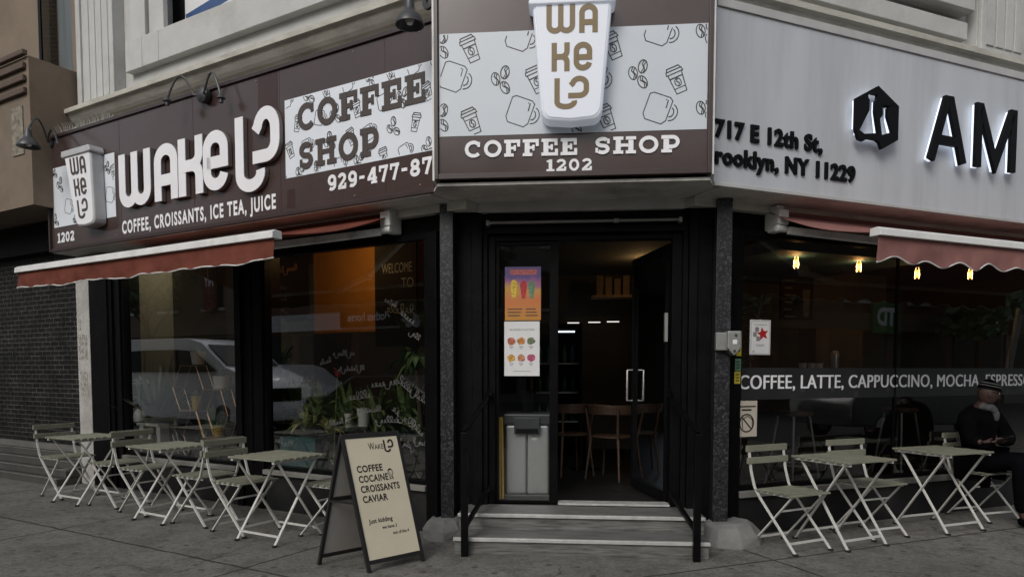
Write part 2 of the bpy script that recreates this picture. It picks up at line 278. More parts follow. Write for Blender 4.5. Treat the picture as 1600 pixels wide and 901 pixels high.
# ------------------------------------------------------------------ mesh building helpers
BASE = {}
def rrect(x0, x1, z0, z1, r, n=5):
    P = []
    for cx, cz, a in ((x1-r, z1-r, 0), (x0+r, z1-r, 90), (x0+r, z0+r, 180), (x1-r, z0+r, 270)):
        for i in range(n+1):
            t = radians(a+90*i/n); P.append((cx+r*cos(t), cz+r*sin(t)))
    return P
def arc(cx, cy, rx, ry, a0, a1, n=12):
    return [(cx+rx*cos(radians(a0+(a1-a0)*i/n)), cy+ry*sin(radians(a0+(a1-a0)*i/n))) for i in range(n+1)]
class MB:
    def __init__(s, F=G): s.v = []; s.f = []; s.F = F; s.k = 0
    def add(s, vs, fs):
        b = len(s.v); s.v += [Vector(p) for p in vs]; s.f += [tuple(i+b for i in f) for f in fs]; return s
    def box(s, x0, x1, y0, y1, z0, z1):
        return s.add([(x, y, z) for x in (x0, x1) for y in (y0, y1) for z in (z0, z1)],
                     [(0, 1, 3, 2), (4, 6, 7, 5), (0, 4, 5, 1), (2, 3, 7, 6), (0, 2, 6, 4), (1, 5, 7, 3)])
    def bar(s, p, q, w, h=None, up=(0, 0, 1)):
        h = h or w; p = Vector(p); q = Vector(q); d = (q-p).normalized(); u = Vector(up)
        if abs(d.dot(u)) > .95: u = Vector((0, 1, 0))
        a = d.cross(u).normalized()*w/2; b = a.cross(d).normalized()*h/2
        return s.add([p-a-b, p+a-b, p+a+b, p-a+b, q-a-b, q+a-b, q+a+b, q-a+b],
                     [(0, 3, 2, 1), (4, 5, 6, 7), (0, 1, 5, 4), (1, 2, 6, 5), (2, 3, 7, 6), (3, 0, 4, 7)])
    def tube(s, pts, r, n=8, closed=False):
        pts = [Vector(p) for p in pts]; N = len(pts); rs = r if isinstance(r, (list, tuple)) else [r]*N
        vs = []; prev = None
        for i, p in enumerate(pts):
            if closed: d = pts[(i+1) % N]-pts[i-1]
            else: d = pts[min(i+1, N-1)]-pts[max(i-1, 0)]
            d.normalize()
            if prev is None:
                u = Vector((0, 0, 1)) if abs(d.z) < .9 else Vector((1, 0, 0)); a = d.cross(u).normalized()
            else:
                a = (prev-d*prev.dot(d)); a = a.normalized() if a.length > 1e-6 else d.orthogonal().normalized()
            prev = a; b = d.cross(a)
            vs += [p+(a*cos(2*pi*j/n)+b*sin(2*pi*j/n))*rs[i] for j in range(n)]
        fs = []
        for i in range(N if closed else N-1):
            i2 = (i+1) % N
            fs += [(i*n+j, i*n+(j+1) % n, i2*n+(j+1) % n, i2*n+j) for j in range(n)]
        if not closed: fs += [tuple(range(n-1, -1, -1)), tuple((N-1)*n+j for j in range(n))]
        return s.add(vs, fs)
    def lathe(s, prof, n=20, c=(0, 0, 0), ax=None):
        vs = []; fs = []; Q = ax.to_track_quat('Z', 'Y') if ax else None
        for r, z in prof:
            for j in range(n):
                p = Vector((r*cos(2*pi*j/n), r*sin(2*pi*j/n), z))
                if Q: p = Q @ p
                vs.append(p+Vector(c))
        for i in range(len(prof)-1):
            fs += [(i*n+j, i*n+(j+1) % n, (i+1)*n+(j+1) % n, (i+1)*n+j) for j in range(n)]
        if prof[0][0] > 1e-5: fs.append(tuple(range(n-1, -1, -1)))
        if prof[-1][0] > 1e-5: fs.append(tuple((len(prof)-1)*n+j for j in range(n)))
        return s.add(vs, fs)
    def prism(s, poly, fn, d0, d1):          # poly in the (a,b) plane; fn(a,b,d) -> point, d grows outwards
        n = len(poly); A = sum(poly[i][0]*poly[(i+1) % n][1]-poly[(i+1) % n][0]*poly[i][1] for i in range(n))
        if A < 0: poly = poly[::-1]
        vs = [fn(a, b, d1) for a, b in poly]+[fn(a, b, d0) for a, b in poly]
        return s.add(vs, [tuple(range(n)), tuple(range(2*n-1, n-1, -1))]+[(i, n+i, n+(i+1) % n, (i+1) % n) for i in range(n)])
    def ribbon(s, path, w, fn, d0, d1, closed=False):
        P = [Vector((p[0], p[1])) for p in path]; Q = [P[0]]
        for p in P[1:]:
            if (p-Q[-1]).length > 1e-5: Q.append(p)
        if closed and (Q[0]-Q[-1]).length < 1e-5: Q.pop()
        N = len(Q)
        if N < 2: return s
        lf = []; rt = []
        for i in range(N):
            if closed or 0 < i < N-1:
                a = (Q[i]-Q[i-1]).normalized(); b = (Q[(i+1) % N]-Q[i]).normalized()
                t = (a+b); t = t.normalized() if t.length > 1e-4 else b
                m = Vector((-t.y, t.x)); c = max(.45, m.dot(Vector((-a.y, a.x)))); o = m*(w/2/c)
            else:
                t = (Q[1]-Q[0]) if i == 0 else (Q[-1]-Q[-2]); t.normalize(); o = Vector((-t.y, t.x))*w/2
            lf.append(Q[i]+o); rt.append(Q[i]-o)
        s.k += 1; e = (s.k % 5)*.0006
        vs = [fn(p.x, p.y, d1+e) for p in lf]+[fn(p.x, p.y, d1+e) for p in rt]+[fn(p.x, p.y, d0) for p in lf]+[fn(p.x, p.y, d0) for p in rt]
        fs = []
        for i in range(N if closed else N-1):
            j = (i+1) % N
            fs += [(i, N+i, N+j, j), (2*N+i, 2*N+j, 3*N+j, 3*N+i), (i, j, 2*N+j, 2*N+i), (N+i, 3*N+i, 3*N+j, N+j)]
        if not closed: fs += [(0, 2*N, 3*N, N), (N-1, 2*N-1, 4*N-1, 3*N-1)]
        return s.add(vs, fs)
    def build(s, name, m, root=None, bevel=0, smooth=False, base=None, seg=2):
        b = base if base is not None else (BASE.get(root.name, Vector()) if root else Vector())
        me = bpy.data.meshes.new(name); me.from_pydata([p-Vector(b) for p in s.v], [], s.f); me.update()
        bm = bmesh.new(); bm.from_mesh(me); bmesh.ops.recalc_face_normals(bm, faces=bm.faces[:]); bm.to_mesh(me); bm.free()
        me.materials.append(m)
        o = bpy.data.objects.new(name, me); COL.objects.link(o)
        if root: o.parent = root; BASE[o.name] = Vector(b)
        if smooth:
            for p in me.polygons: p.use_smooth = True
            try: me.set_sharp_from_angle(angle=radians(40))
            except Exception: pass
        if bevel:
            bv = o.modifiers.new('bevel', 'BEVEL'); bv.width = bevel; bv.segments = seg; bv.limit_method = 'ANGLE'; bv.angle_limit = radians(40)
        return o
def wallfn(y): return lambda a, b, d: (a, y-d, b)       # a wall plane facing out of the building
def tag(o, label=None, cat=None, group=None, kind=None):
    for k, v in (('label', label), ('category', cat), ('group', group), ('kind', kind)):
        if v: o[k] = v
    return o
def thing(name, label, cat, F=G, base=(0, 0, 0), group=None, rot=0):
    o = bpy.data.objects.new(name, None); COL.objects.link(o); o.empty_display_size = .1
    o.location = F.w(*base); o.rotation_euler = (0, 0, F.a+rot); BASE[o.name] = Vector(base)
    return tag(o, label, cat, group)
def place(o, F, base): o.location = F.w(*base); o.rotation_euler = (0, 0, F.a); return o
def single(name, mb, m, F, base, label, cat, group=None, **kw):   # a thing that is one mesh
    o = mb.build(name, m, None, base=base, **kw); place(o, F, base); BASE[o.name] = Vector(base); return tag(o, label, cat, group)
def copy_tree(o, parent=None):
    c = o.copy(); COL.objects.link(c)
    if parent is not None: c.parent = parent
    for ch in list(o.children): copy_tree(ch, c)
    return c
# --- lettering
TXT = {}
def text_raw(s, bold=0, sp=1):
    key = (s, bold, sp)
    if key in TXT: return TXT[key]
    cu = bpy.data.curves.new('tmp', 'FONT'); cu.body = s; cu.size = 1; cu.offset = bold; cu.space_character = sp; cu.resolution_u = 4
    ob = bpy.data.objects.new('tmp', cu); COL.objects.link(ob)
    bpy.context.view_layer.update(); dg = bpy.context.evaluated_depsgraph_get()
    me = bpy.data.meshes.new_from_object(ob.evaluated_get(dg))
    vs = [(v.co.x, v.co.y) for v in me.vertices]; fs = [tuple(p.vertices) for p in me.polygons]
    bpy.data.objects.remove(ob); bpy.data.curves.remove(cu); bpy.data.meshes.remove(me)
    TXT[key] = (vs, fs); return TXT[key]
def text(mb, s, fn, x0, z0, width, cap, bold=.0, d0=0, d1=.002, slope=0, sp=1):
    """lay the words s from x0 to x0+width with capitals cap tall on the plane fn"""
    hv, _ = text_raw('H', bold); lo = min(p[1] for p in hv); hh = max(p[1] for p in hv)-lo
    vs, fs = text_raw(s, bold, sp); xa = min(p[0] for p in vs); xb = max(p[0] for p in vs)
    kx = width/(xb-xa); kz = cap/hh
    P = [(x0+(p[0]-xa)*kx, z0+(p[1]-lo)*kz+slope*(p[0]-xa)*kx) for p in vs]
    n = len(P); V = [fn(a, b, d1) for a, b in P]; Fc = list(fs)
    if d1-d0 > .004:
        V += [fn(a, b, d0) for a, b in P]; ed = {}
        for f in fs:
            for i in range(len(f)):
                e = (f[i], f[(i+1) % len(f)]); ed[e] = 1
        for (a, b) in ed:
            if (b, a) not in ed: Fc.append((a, a+n, b+n, b))
        Fc += [tuple(i+n for i in f[::-1]) for f in fs]
    mb.add(V, Fc)
# --- the shop's rounded letters, unit high
GL = {
 'W': (.95, [[(.1, 1)]+arc(.2875, .2875, .1875, .1875, 180, 360)+[(.475, .92)], [(.475, 1)]+arc(.6625, .2875, .1875, .1875, 180, 360)+[(.85, 1)]]),
 'A': (.62, [[(.1, 0)]+arc(.31, .69, .21, .21, 180, 0)+[(.52, 0)], [(.1, .36), (.52, .36)]]),
 'K': (.62, [[(.1, 0), (.1, 1)], [(.52, 1)]+arc(.33, .70, .19, .19, 0, -90, 8), [(.52, 0)]+arc(.33, .32, .19, .19, 0, 90, 8), [(.1, .51), (.36, .51)]]),
 'E': (.62, [[(.1, .47), (.52, .47)]+arc(.31, .69, .21, .21, 0, 180)+arc(.31, .31, .21, .21, 180, 350)]),
 'U': (.58, [[(.1, 1)]+arc(.30, .12, .20, .20, 180, 365)]),
 'P': (.62, [[(.06, .78)]+arc(.30, .80, .20, .20, 170, 0)+arc(.30, .62, .20, .20, 0, -90, 8)+[(.02, .42)]]),
}
def letters(mb, ch, fn, x0, z0, w, h, st, d0, d1):
    gw, paths = GL[ch]
    for p in paths: mb.ribbon([(x0+a*w/gw, z0+b*h) for a, b in p], st, fn, d0, d1)
def up_mark(mb, fn, x0, z0, w, h, st, d0, d1):
    sx = w/1.0; U = [(.08, 1.0)]+arc(.33, .17, .25, .17, 180, 372, 14)
    mb.ribbon([(x0+a*sx, z0+b*h) for a, b in U], st, fn, d0, d1)
    P = [(.47, .74)]+arc(.72, .75, .20, .22, 165, 0, 12)+arc(.72, .58, .20, .20, 0, -90, 8)+[(.40, .38)]
    mb.ribbon([(x0+a*sx, z0+b*h) for a, b in P], st, fn, d0, d1)
# --- slab serif capitals, unit high (rects: x0,x1,z0,z1 ; strokes)
def slab_glyph(c):
    t = .20
    if c == 'F': return .86, [(.10, .36, 0, 1), (0, .50, 0, .19), (0, .84, .81, 1), (.68, .84, .58, .82), (.34, .60, .42, .58), (.50, .62, .33, .67)], []
    if c == 'E': return .88, [(.10, .36, 0, 1), (0, .86, 0, .19), (0, .84, .81, 1), (.68, .84, .60, .82), (.70, .86, .18, .40), (.34, .58, .42, .58), (.48, .60, .33, .67)], []
    if c == 'H': return 1.08, [(.12, .36, 0, 1), (.72, .96, 0, 1), (0, .48, 0, .19), (.60, 1.08, 0, .19), (0, .48, .81, 1), (.60, 1.08, .81, 1), (.34, .74, .41, .59)], []
    if c == 'P': return .88, [(.10, .36, 0, 1), (0, .50, 0, .19)], [[(0, .90), (.52, .90)]+arc(.52, .62, .25, .28, 90, -90, 10)+[(.34, .34)]]
    if c == 'O': return .96, [], [arc(.48, .5, .37, .40, 0, 360, 26)]
    if c == 'C': return .90, [(.68, .82, .62, .92)], [arc(.48, .5, .37, .40, 48, 318, 22)]
    if c == 'S': return .78, [(.60, .73, .62, .90), (.05, .18, .10, .38)], [arc(.39, .70, .25, .20, 40, 270, 12)+arc(.39, .30, .25, .20, 90, -140, 12)]
    if c == '1': return .50, [(.16, .38, 0, 1), (.02, .52, 0, .18), (.04, .2, .76, .92)], []
    if c == '2': return .66, [(.50, .64, .06, .36)], [arc(.32, .70, .22, .21, 170, -30, 12)+[(.10, .12)], [(.02, .10), (.62, .10)]]
    if c == '0': return .70, [], [arc(.35, .5, .24, .40, 0, 360, 24)]
    if c == '9': return .68, [], [arc(.34, .66, .23, .25, 0, 360, 18), [(.57, .66)]+arc(.32, .32, .25, .22, 0, -130, 10)]
    if c == '4': return .74, [(.42, .64, 0, 1), (.04, .72, .22, .40), (.30, .74, 0, .16)], [[(.46, .92), (.14, .34)]]
    if c == '7': return .66, [(.02, .66, .81, 1), (.02, .16, .62, .82)], [[(.54, .84), (.28, 0)]]
    if c == '8': return .70, [], [arc(.35, .72, .20, .19, 0, 360, 16), arc(.35, .28, .24, .20, 0, 360, 16)]
    if c == '-': return .50, [(.06, .44, .40, .60)], []
    return .5, [], []
def slab(mb, s, fn, x0, z0, width, h, d0=0, d1=.003, gap=.12):
    tot = sum(slab_glyph(c)[0] for c in s)+gap*(len(s)-1); k = width/tot; x = 0
    for c in s:
        gw, rects, strokes = slab_glyph(c)
        for i, (a, b, p, q) in enumerate(rects):
            mb.k += 1; e = (mb.k % 5)*.0006
            mb.prism([(x0+(x+a)*k, z0+p*h), (x0+(x+b)*k, z0+p*h), (x0+(x+b)*k, z0+q*h), (x0+(x+a)*k, z0+q*h)], fn, d0, d1+e)
        for st in strokes: mb.ribbon([(x0+(x+a)*k, z0+b*h) for a, b in st], .215*h, fn, d0, d1+.0004, closed=(st[0] == st[-1] or (abs(st[0][0]-st[-1][0]) < 1e-6 and abs(st[0][1]-st[-1][1]) < 1e-6)))
        x += gw+gap
# --- line drawn icons, clipped to a rectangle
def clip_paths(paths, rect):
    out = []
    for p in paths:
        fine = []
        for i in range(len(p)-1):
            for j in range(4): fine.append((p[i][0]+(p[i+1][0]-p[i][0])*j/4, p[i][1]+(p[i+1][1]-p[i][1])*j/4))
        fine.append(p[-1]); cur = []
        for q in fine:
            if rect[0] < q[0] < rect[1] and rect[2] < q[1] < rect[3]: cur.append(q)
            else:
                if len(cur) > 1: out.append(cur)
                cur = []
        if len(cur) > 1: out.append(cur)
    return out
def icon(kind, cx, cz, s, rot=0):
    P = []
    if kind == 'mug':
        P.append([(-.42, .42), (-.30, .50), (.30, .50), (.42, .42), (.42, -.30), (.30, -.46), (-.30, -.46), (-.42, -.30), (-.42, .42)])
        P.append(arc(.44, .02, .28, .30, 75, -80, 10)); P.append(arc(.44, .02, .15, .17, 75, -80, 8)); P.append([(.26, .40), (.28, .12)]); P.append([(.18, .40), (.22, .38)])
    if kind == 'cup':
        P.append([(-.30, .30), (-.22, -.55), (.22, -.55), (.30, .30)]); P.append([(-.36, .30), (.36, .30), (.33, .44), (-.33, .44), (-.36, .30)])
        P.append([(-.30, .44), (-.26, .56), (.26, .56), (.30, .44)]); P.append([(-.28, .12), (.28, .12)]); P.append([(-.24, -.34), (.24, -.34)])
        P.append(arc(0, -.10, .13, .17, 0, 360, 14)); P.append([(.03, .07), (-.04, -.05), (.04, -.14), (-.02, -.27)])
    if kind == 'bean':
        for bx, bz, r in ((-.32, .05, .2), (.12, .34, -.2), (.12, -.36, .5)):
            e = [(bx+x*cos(r)-z*sin(r), bz+x*sin(r)+z*cos(r)) for x, z in arc(0, 0, .20, .30, 0, 360, 16)]
            P.append(e); P.append([(bx+x*cos(r)-z*sin(r), bz+x*sin(r)+z*cos(r)) for x, z in ((.04, .29), (-.05, .12), (.06, -.06), (-.03, -.28))])
            P.append([(bx+x*cos(r)-z*sin(r), bz+x*sin(r)+z*cos(r)) for x, z in ((.11, .22), (.03, .06), (.12, -.12), (.07, -.24))])
    c, n = cos(rot), sin(rot)
    return [[(cx+s*(x*c-z*n), cz+s*(x*n+z*c)) for x, z in p] for p in P]
def icons(F, root, items, rect, fn, w=.006, d0=.0, d1=.0015):
    for kind, x, z, s, r in items:
        mb = MB(F)
        for p in clip_paths(icon(kind, x, z, s, r), rect): mb.ribbon(p, w, fn, d0, d1)
        if mb.v: mb.build('line_drawn_'+kind, M['ink'], root)
def scrawl(mb, fn, x0, z0, n, h, ang, w=.006, rnd=RND, curve=0):
    """looping cursive hand, n letters long"""
    pts = []; amps = [rnd.choice((.42, .5, .46, 1.0, .95, -.55, .44)) for _ in range(n)]; lw = h*.62; N = n*14
    for j in range(N+1):
        t = j/14; th = 2*pi*t; i = min(n-1, int(t)); A = amps[i]; ww = .5-.5*cos(th)
        zz = h*A*ww if A > 0 else h*A*ww
        pts.append((lw*t+.34*h*sin(th)*(.6+.4*abs(A))*(1 if A > 0 else -1), zz+.03*h*sin(t*1.7)))
    ca, sa = cos(ang), sin(ang)
    mb.ribbon([(x0+a*ca-b*sa-curve*0, z0+a*sa+b*ca+curve*a*a) for a, b in pts], w, fn, .0, .001)

# ------------------------------------------------------------------ ground
def sheet(name, poly, z, m, kind='structure'):
    mb = MB(); mb.add([(p[0], p[1], z) for p in poly], [tuple(range(len(poly)))]); o = mb.build(name, m)
    o['kind'] = kind; return o
asph = mat('worn_asphalt', (.045, .045, .046), .85, var=.25, scale=4, bump=.4, bscale=120, dirt=(.07, .07, .068), dscale=.8)
sheet('street', [(-160, -160), (160, -160), (160, 160), (-160, 160)], -.13, asph)
def LW(x, y): p = L.w(x, y); return (p.x, p.y)
def RW(x, y): p = R.w(x, y); return (p.x, p.y)
def CW(x, y): p = C.w(x, y); return (p.x, p.y)
KL, KR = -5.6, -5.6      # kerb distance from each facade
kc = CW(1.1, -6.6)
walk = [LW(-60, KL), LW(-.9, KL), (kc[0]-1.3, kc[1]+.35), (kc[0]+.9, kc[1]+.3), RW(1.2, KR), RW(60, KR), RW(60, 14), RW(0, 14), LW(0, 14), LW(-60, 14)]
mb = MB(); n = len(walk); mb.add([(x, y, 0) for x, y in walk]+[(x, y, -.14) for x, y in walk], [tuple(range(n))]+[(i, i+n, (i+1) % n+n, (i+1) % n) for i in range(n)])
o = mb.build('sidewalk', M['sidewalk']); o['kind'] = 'structure'

# ------------------------------------------------------------------ the corner building
bld = thing('corner_building', 'grey stone corner building with black shopfront behind the brown coffee signs', 'building', C, (1.0, 0, 0))
def bpart(mb, name, m, parent=None, **kw):
    """parts are written in any wall frame and brought into the building's own frame"""
    F = mb.F; out = []
    for p in mb.v:
        w = F.w(p[0], p[1], p[2]); x, y = C.loc(w.x, w.y); out.append(Vector((x, y, w.z)))
    mb.v = out
    return mb.build(name, m, parent or bld, base=(1.0, 0, 0), **kw)
ZS = 2.85                                             # soffit height
# upper stone walls
lw = MB(L)
LX0, LX1 = -5.40, .25
lw.box(LX0, -4.02, .15, .55, 4.3, 7.2); lw.box(-1.55, LX1, .15, .55, 4.3, 7.2); lw.box(-4.02, -1.55, .15, .55, 4.3, 5.10); lw.box(-4.02, -1.55, .15, .55, 6.9, 7.2)
bpart(lw, 'upper_wall', M['stone'])
lw = MB(L); lw.box(LX0-.15, LX1, .02, .5, ZS-.1, 4.36); bpart(lw, 'sign_backing_wall', M['stone_dk'])
# pilaster with fluted face
pm_ = MB(L); pm_.box(-5.38, -4.62, .03, .149, 4.56, 7.2)
for i in range(4): pm_.box(-5.24+i*.13, -5.135+i*.13, .019, .031, 4.64, 7.2)
pm_.box(-5.38, -5.29, .004, .031, 4.56, 7.2); pm_.box(-4.70, -4.62, .004, .031, 4.56, 7.2)
bpart(pm_, 'pilaster', M['stone'], bevel=.008)
# window surround blocks and sill course
sb = MB(L)
sb.box(-4.38, -4.07, 0, .149, 4.80, 5.13); sb.box(-4.065, -3.77, 0, .149, 4.80, 5.13); sb.box(-3.765, .2, 0, .149, 4.80, 5.13)
sb.box(-4.36, -4.09, .06, .149, 5.132, 7.2); sb.box(-4.06, -3.80, .09, .149, 5.16, 7.2)
bpart(sb, 'sill_course', M['stone'], bevel=.006)
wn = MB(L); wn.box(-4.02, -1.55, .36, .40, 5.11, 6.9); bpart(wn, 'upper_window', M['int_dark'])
# upper cornice band and moulded cornice
prof = [(.10, 4.30), (.06, 4.30), (.06, 4.335), (.03, 4.345), (.03, 4.36), (.045, 4.365), (.04, 4.38), (.0, 4.40), (-.03, 4.425), (-.06, 4.46), (-.075, 4.49), (-.09, 4.50), (-.12, 4.50), (-.125, 4.545), (-.09, 4.56), (.149, 4.575), (.149, 4.30)]
def cornice(F, x0, x1, ydx, zdx, name='cornice'):
    c = MB(F); c.prism([(y+ydx, z+zdx) for y, z in prof], lambda a, b, d: (x0+d, a, b), 0, x1-x0); bpart(c, name, M['stone_dk'])
    d = MB(F); x = x0+.02
    while x < x1-.05: d.box(x, x+.045, .032+ydx, .061+ydx, 4.306+zdx, 4.334+zdx); x += .075
    bpart(d, 'dentil_course', M['stone_dk'])
cornice(L, -5.52, .2, 0, 0)
bn = MB(L); bn.box(-4.40, .2, .09, .149, 4.577, 4.80); bpart(bn, 'frieze', M['stone'])
# right street: walls, cornice, pilaster
rw = MB(R); rw.box(-.2, 9.5, .15, .55, 4.2, 7.2); bpart(rw, 'upper_wall', M['stone'])
rw = MB(R); rw.box(-.2, 9.5, .02, .5, ZS-.1, 4.19); bpart(rw, 'sign_backing_wall', M['stone_dk'])
cornice(R, -.25, 9.5, -.07, -.135)
rb = MB(R); rb.box(-.2, 2.98, .03, .149, 4.60, 4.76); rb.box(-.2, 3.02, -.01, .149, 4.862, 7.2); bpart(rb, 'sill_course', M['stone'], bevel=.006)
rp = MB(R); rp.box(3.12, 3.95, .03, .149, 4.45, 7.2)
for i in range(4): rp.box(3.24+i*.14, 3.36+i*.14, .016, .031, 4.60, 7.2)
rp.box(3.12, 3.20, -.01, .031, 4.45, 7.2); bpart(rp, 'pilaster', M['stone'], bevel=.008)
# chamfer upper wall (behind the corner sign)
cw = MB(C); cw.box(-.1, 2.35, .05, .5, ZS-.1, 7.2); bpart(cw, 'upper_wall', M['stone'])
# soffits under the signs
sf = MB(L); sf.box(-5.52, .10, -.268, .15, ZS-.03, ZS-.004); bpart(sf, 'soffit', M['soffit'])
sf = MB(R); sf.box(-.20, 9.5, -.298, .15, ZS-.034, ZS-.008); bpart(sf, 'soffit', M['soffit'])
sf = MB(C); sf.prism([(.02, -.50), (2.07, -.50), (2.20, -.10), (1.86, .10), (.30, .10), (-.12, -.10)], lambda a, b, d: (a, b, d), ZS-.02, ZS+.002); bpart(sf, 'soffit', M['soffit'])
# headers over the windows
hd = MB(L); hd.box(-5.2, -.06, .10, .30, 2.60, ZS-.035); bpart(hd, 'header', M['black2'])
hd = MB(R); hd.box(.08, 9.5, .10, .30, 2.60, ZS-.04); bpart(hd, 'header', M['black2'])
# lower left: worn white pilaster, black panel, jambs
p = MB(L); p.box(-5.545, -5.27, -.005, .35, 0, ZS-.04); wp = bpart(p, 'pilaster', M['pilaster'], bevel=.006)
p = MB(L); fn0 = wallfn(-.008)
for (a, b, z0, z1) in ((-5.51, -5.33, 1.55, 1.86), (-5.49, -5.34, 1.10, 1.40), (-5.50, -5.45, 1.92, 2.05)): p.box(a, b, -.0085, -.004, z0, z1)
bpart(p, 'torn_sticker', M['sticker_rest'], wp)
p = MB(L); p.box(-5.268, -4.90, .0, .30, 0, ZS-.04); bpart(p, 'black_panel', M['black2'])
p = MB(L); p.box(-4.898, -4.83, .015, .28, 0, 2.6); p.box(-4.828, -4.76, .04, .28, 0, 2.6); p.box(-4.758, -4.68, .02, .28, 0, 2.6)
bpart(p, 'jamb', M['black'], bevel=.004)
p = MB(L); p.box(-2.65, -2.56, .02, .28, 0, 2.6); p.box(-2.558, -2.36, .05, .28, 0, 2.6); p.box(-2.358, -2.24, .02, .28, 0, 2.6); p.tube([(-2.42, .035, .45), (-2.42, .035, 2.55)], .008)
bpart(p, 'mullion', M['black'], bevel=.004)
p = MB(L); p.box(-.18, -.06, .02, .28, .02, 2.6); bpart(p, 'jamb', M['black'], bevel=.004)
# base walls and sills
for q in ((-4.679, -2.651), (-2.239, -.181)): p = MB(L); p.box(*q, .04, .24, 0, .36); bpart(p, 'base_wall', M['base'])
for a, b in ((-4.679, -2.651), (-2.239, -.181)):
    p = MB(L); p.box(a, b, .0, .24, .362, .41); bpart(p, 'window_sill', M['sill'], bevel=.005)
    wf = MB(L); wf.box(a, a+.03, .05, .13, .412, 2.6); wf.box(b-.03, b, .05, .13, .412, 2.6); wf.box(a+.031, b-.031, .05, .13, .412, .45); wf.box(a+.031, b-.031, .05, .13, 2.55, 2.6)
    fo = bpart(wf, 'window', M['black'])
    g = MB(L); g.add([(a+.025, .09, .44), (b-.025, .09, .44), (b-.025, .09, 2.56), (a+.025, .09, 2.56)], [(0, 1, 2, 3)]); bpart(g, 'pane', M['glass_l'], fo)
p = MB(R); p.box(.08, .30, .02, .26, .02, 2.6); bpart(p, 'jamb', M['black'], bevel=.004)
p = MB(R); p.box(.301, 9.5, .04, .24, 0, .33); bpart(p, 'base_wall', M['base'])
p = MB(R); p.box(.301, 9.5, .0, .24, .332, .385); bpart(p, 'window_sill', M['sill'], bevel=.005)
wf = MB(R); wf.box(.301, .33, .05, .13, .387, 2.6); wf.box(.331, 9.4, .05, .13, .387, .42); wf.box(.331, 9.4, .05, .13, 2.55, 2.6)
for x in (2.20, 4.3, 6.6): wf.box(x, x+.009, .075, .105, .421, 2.549)
fo = bpart(wf, 'window', M['black'])
g = MB(R)
for a, b in ((.32, 2.203), (2.207, 4.305), (4.311, 6.605), (6.611, 9.4)): g.add([(a, .09, .41), (b, .09, .41), (b, .09, 2.56), (a, .09, 2.56)], [(0, 1, 2, 3)])
bpart(g, 'pane', M['glass'], fo)
# granite columns on concrete feet
for x0, x1, nm in ((-.055, .058, 'l'), (2.228, 2.352, 'r')):
    p = MB(C); p.box(x0, x1, -.01, .30, .10, ZS-.04); bpart(p, 'granite_column', M['granite'], bevel=.004)
def foot(cx, w, d, h, seed):
    r = random.Random(seed); p = MB(C); n = 9; rows = []
    for z, k in ((0, 1), (h*.45, .93), (h*.85, .74), (h, .52)):
        rows.append([(cx+w*k*cos(2*pi*i/n)*(1+r.uniform(-.08, .08)), .03+d*k*sin(2*pi*i/n)*(1+r.uniform(-.08, .08)), z+r.uniform(-.012, .012)*(z > 0)) for i in range(n)])
    vs = [q for row in rows for q in row]; fs = [tuple(3*n+i for i in range(n))]
    for j in range(3): fs += [(j*n+i, j*n+(i+1) % n, (j+1)*n+(i+1) % n, (j+1)*n+i) for i in range(n)]
    p.add(vs, fs); bpart(p, 'concrete_foot', M['concrete'], bevel=.012)
foot(-.03, .20, .26, .15, 3); foot(2.36, .29, .30, .17, 5)
# door recess cladding
for bx in (((.06, .20, .14, .40, .0), (.202, .29, .10, .36, .24), (.292, .335, .13, .36, .24)), ((1.985, 2.03, .13, .36, .24), (2.032, 2.10, .10, .36, .24), (2.102, 2.226, .14, .40, 0))):
    p = MB(C)
    for q in bx: p.box(*q, ZS-.05)
    bpart(p, 'door_surround', M['black2'], bevel=.004)
p = MB(C); p.box(.336, 1.984, .10, .36, 2.58, ZS-.03); bpart(p, 'transom', M['black'])
p = MB(C); p.tube([(.34, .03, 2.655), (1.95, .03, 2.655)], .012); p.box(.335, .36, .02, .10, 2.635, 2.675); p.box(1.93, 1.955, .02, .10, 2.635, 2.675); p.box(1.40, 1.44, .01, .05, 2.64, 2.67)
bpart(p, 'shutter_rail', M['galv'])
df = MB(C); df.box(.336, .40, .16, .26, .255, 2.579); df.box(1.90, 1.984, .16, .26, .255, 2.579); df.box(.401, 1.899, .16, .26, 2.525, 2.579)
bpart(df, 'door_frame', M['black'], bevel=.004)
# left fixed leaf
dl = MB(C); dl.box(.402, .425, .18, .23, .256, 2.523); dl.box(.868, .942, .18, .23, .256, 2.523); dl.box(.426, .867, .18, .23, .256, .285); dl.box(.426, .867, .18, .23, 2.49, 2.523)
d_o = bpart(dl, 'fixed_door_leaf', M['black'], bevel=.003)
g = MB(C); g.add([(.42, .205, .28), (.872, .205, .28), (.872, .205, 2.495), (.42, .205, 2.495)], [(0, 1, 2, 3)]); bpart(g, 'pane', M['glass'], d_o)
# open leaf, swung inward on its right hinge
ang = radians(-76); hx, hy = 1.88, .25
def sw(x, y, z): return (hx+x*cos(ang)*-1+y*sin(ang)*-1, hy-x*sin(ang)+y*cos(ang)*1, z)
def swbox(mb, x0, x1, y0, y1, z0, z1):
    t = MB(); t.box(x0, x1, y0, y1, z0, z1); mb.add([sw(*v) for v in t.v], t.f)
dl = MB(C); swbox(dl, 0, .07, 0, .045, .27, 2.50); swbox(dl, .86, .93, 0, .045, .27, 2.50); swbox(dl, .071, .859, 0, .045, .27, .36); swbox(dl, .071, .859, 0, .045, 2.42, 2.50)
d_o = bpart(dl, 'open_door_leaf', M['black'], bevel=.003)
g = MB(C); g.add([sw(.06, .022, .34), sw(.87, .022, .34), sw(.87, .022, 2.44), sw(.06, .022, 2.44)], [(0, 1, 2, 3)]); bpart(g, 'pane', M['glass'], d_o)
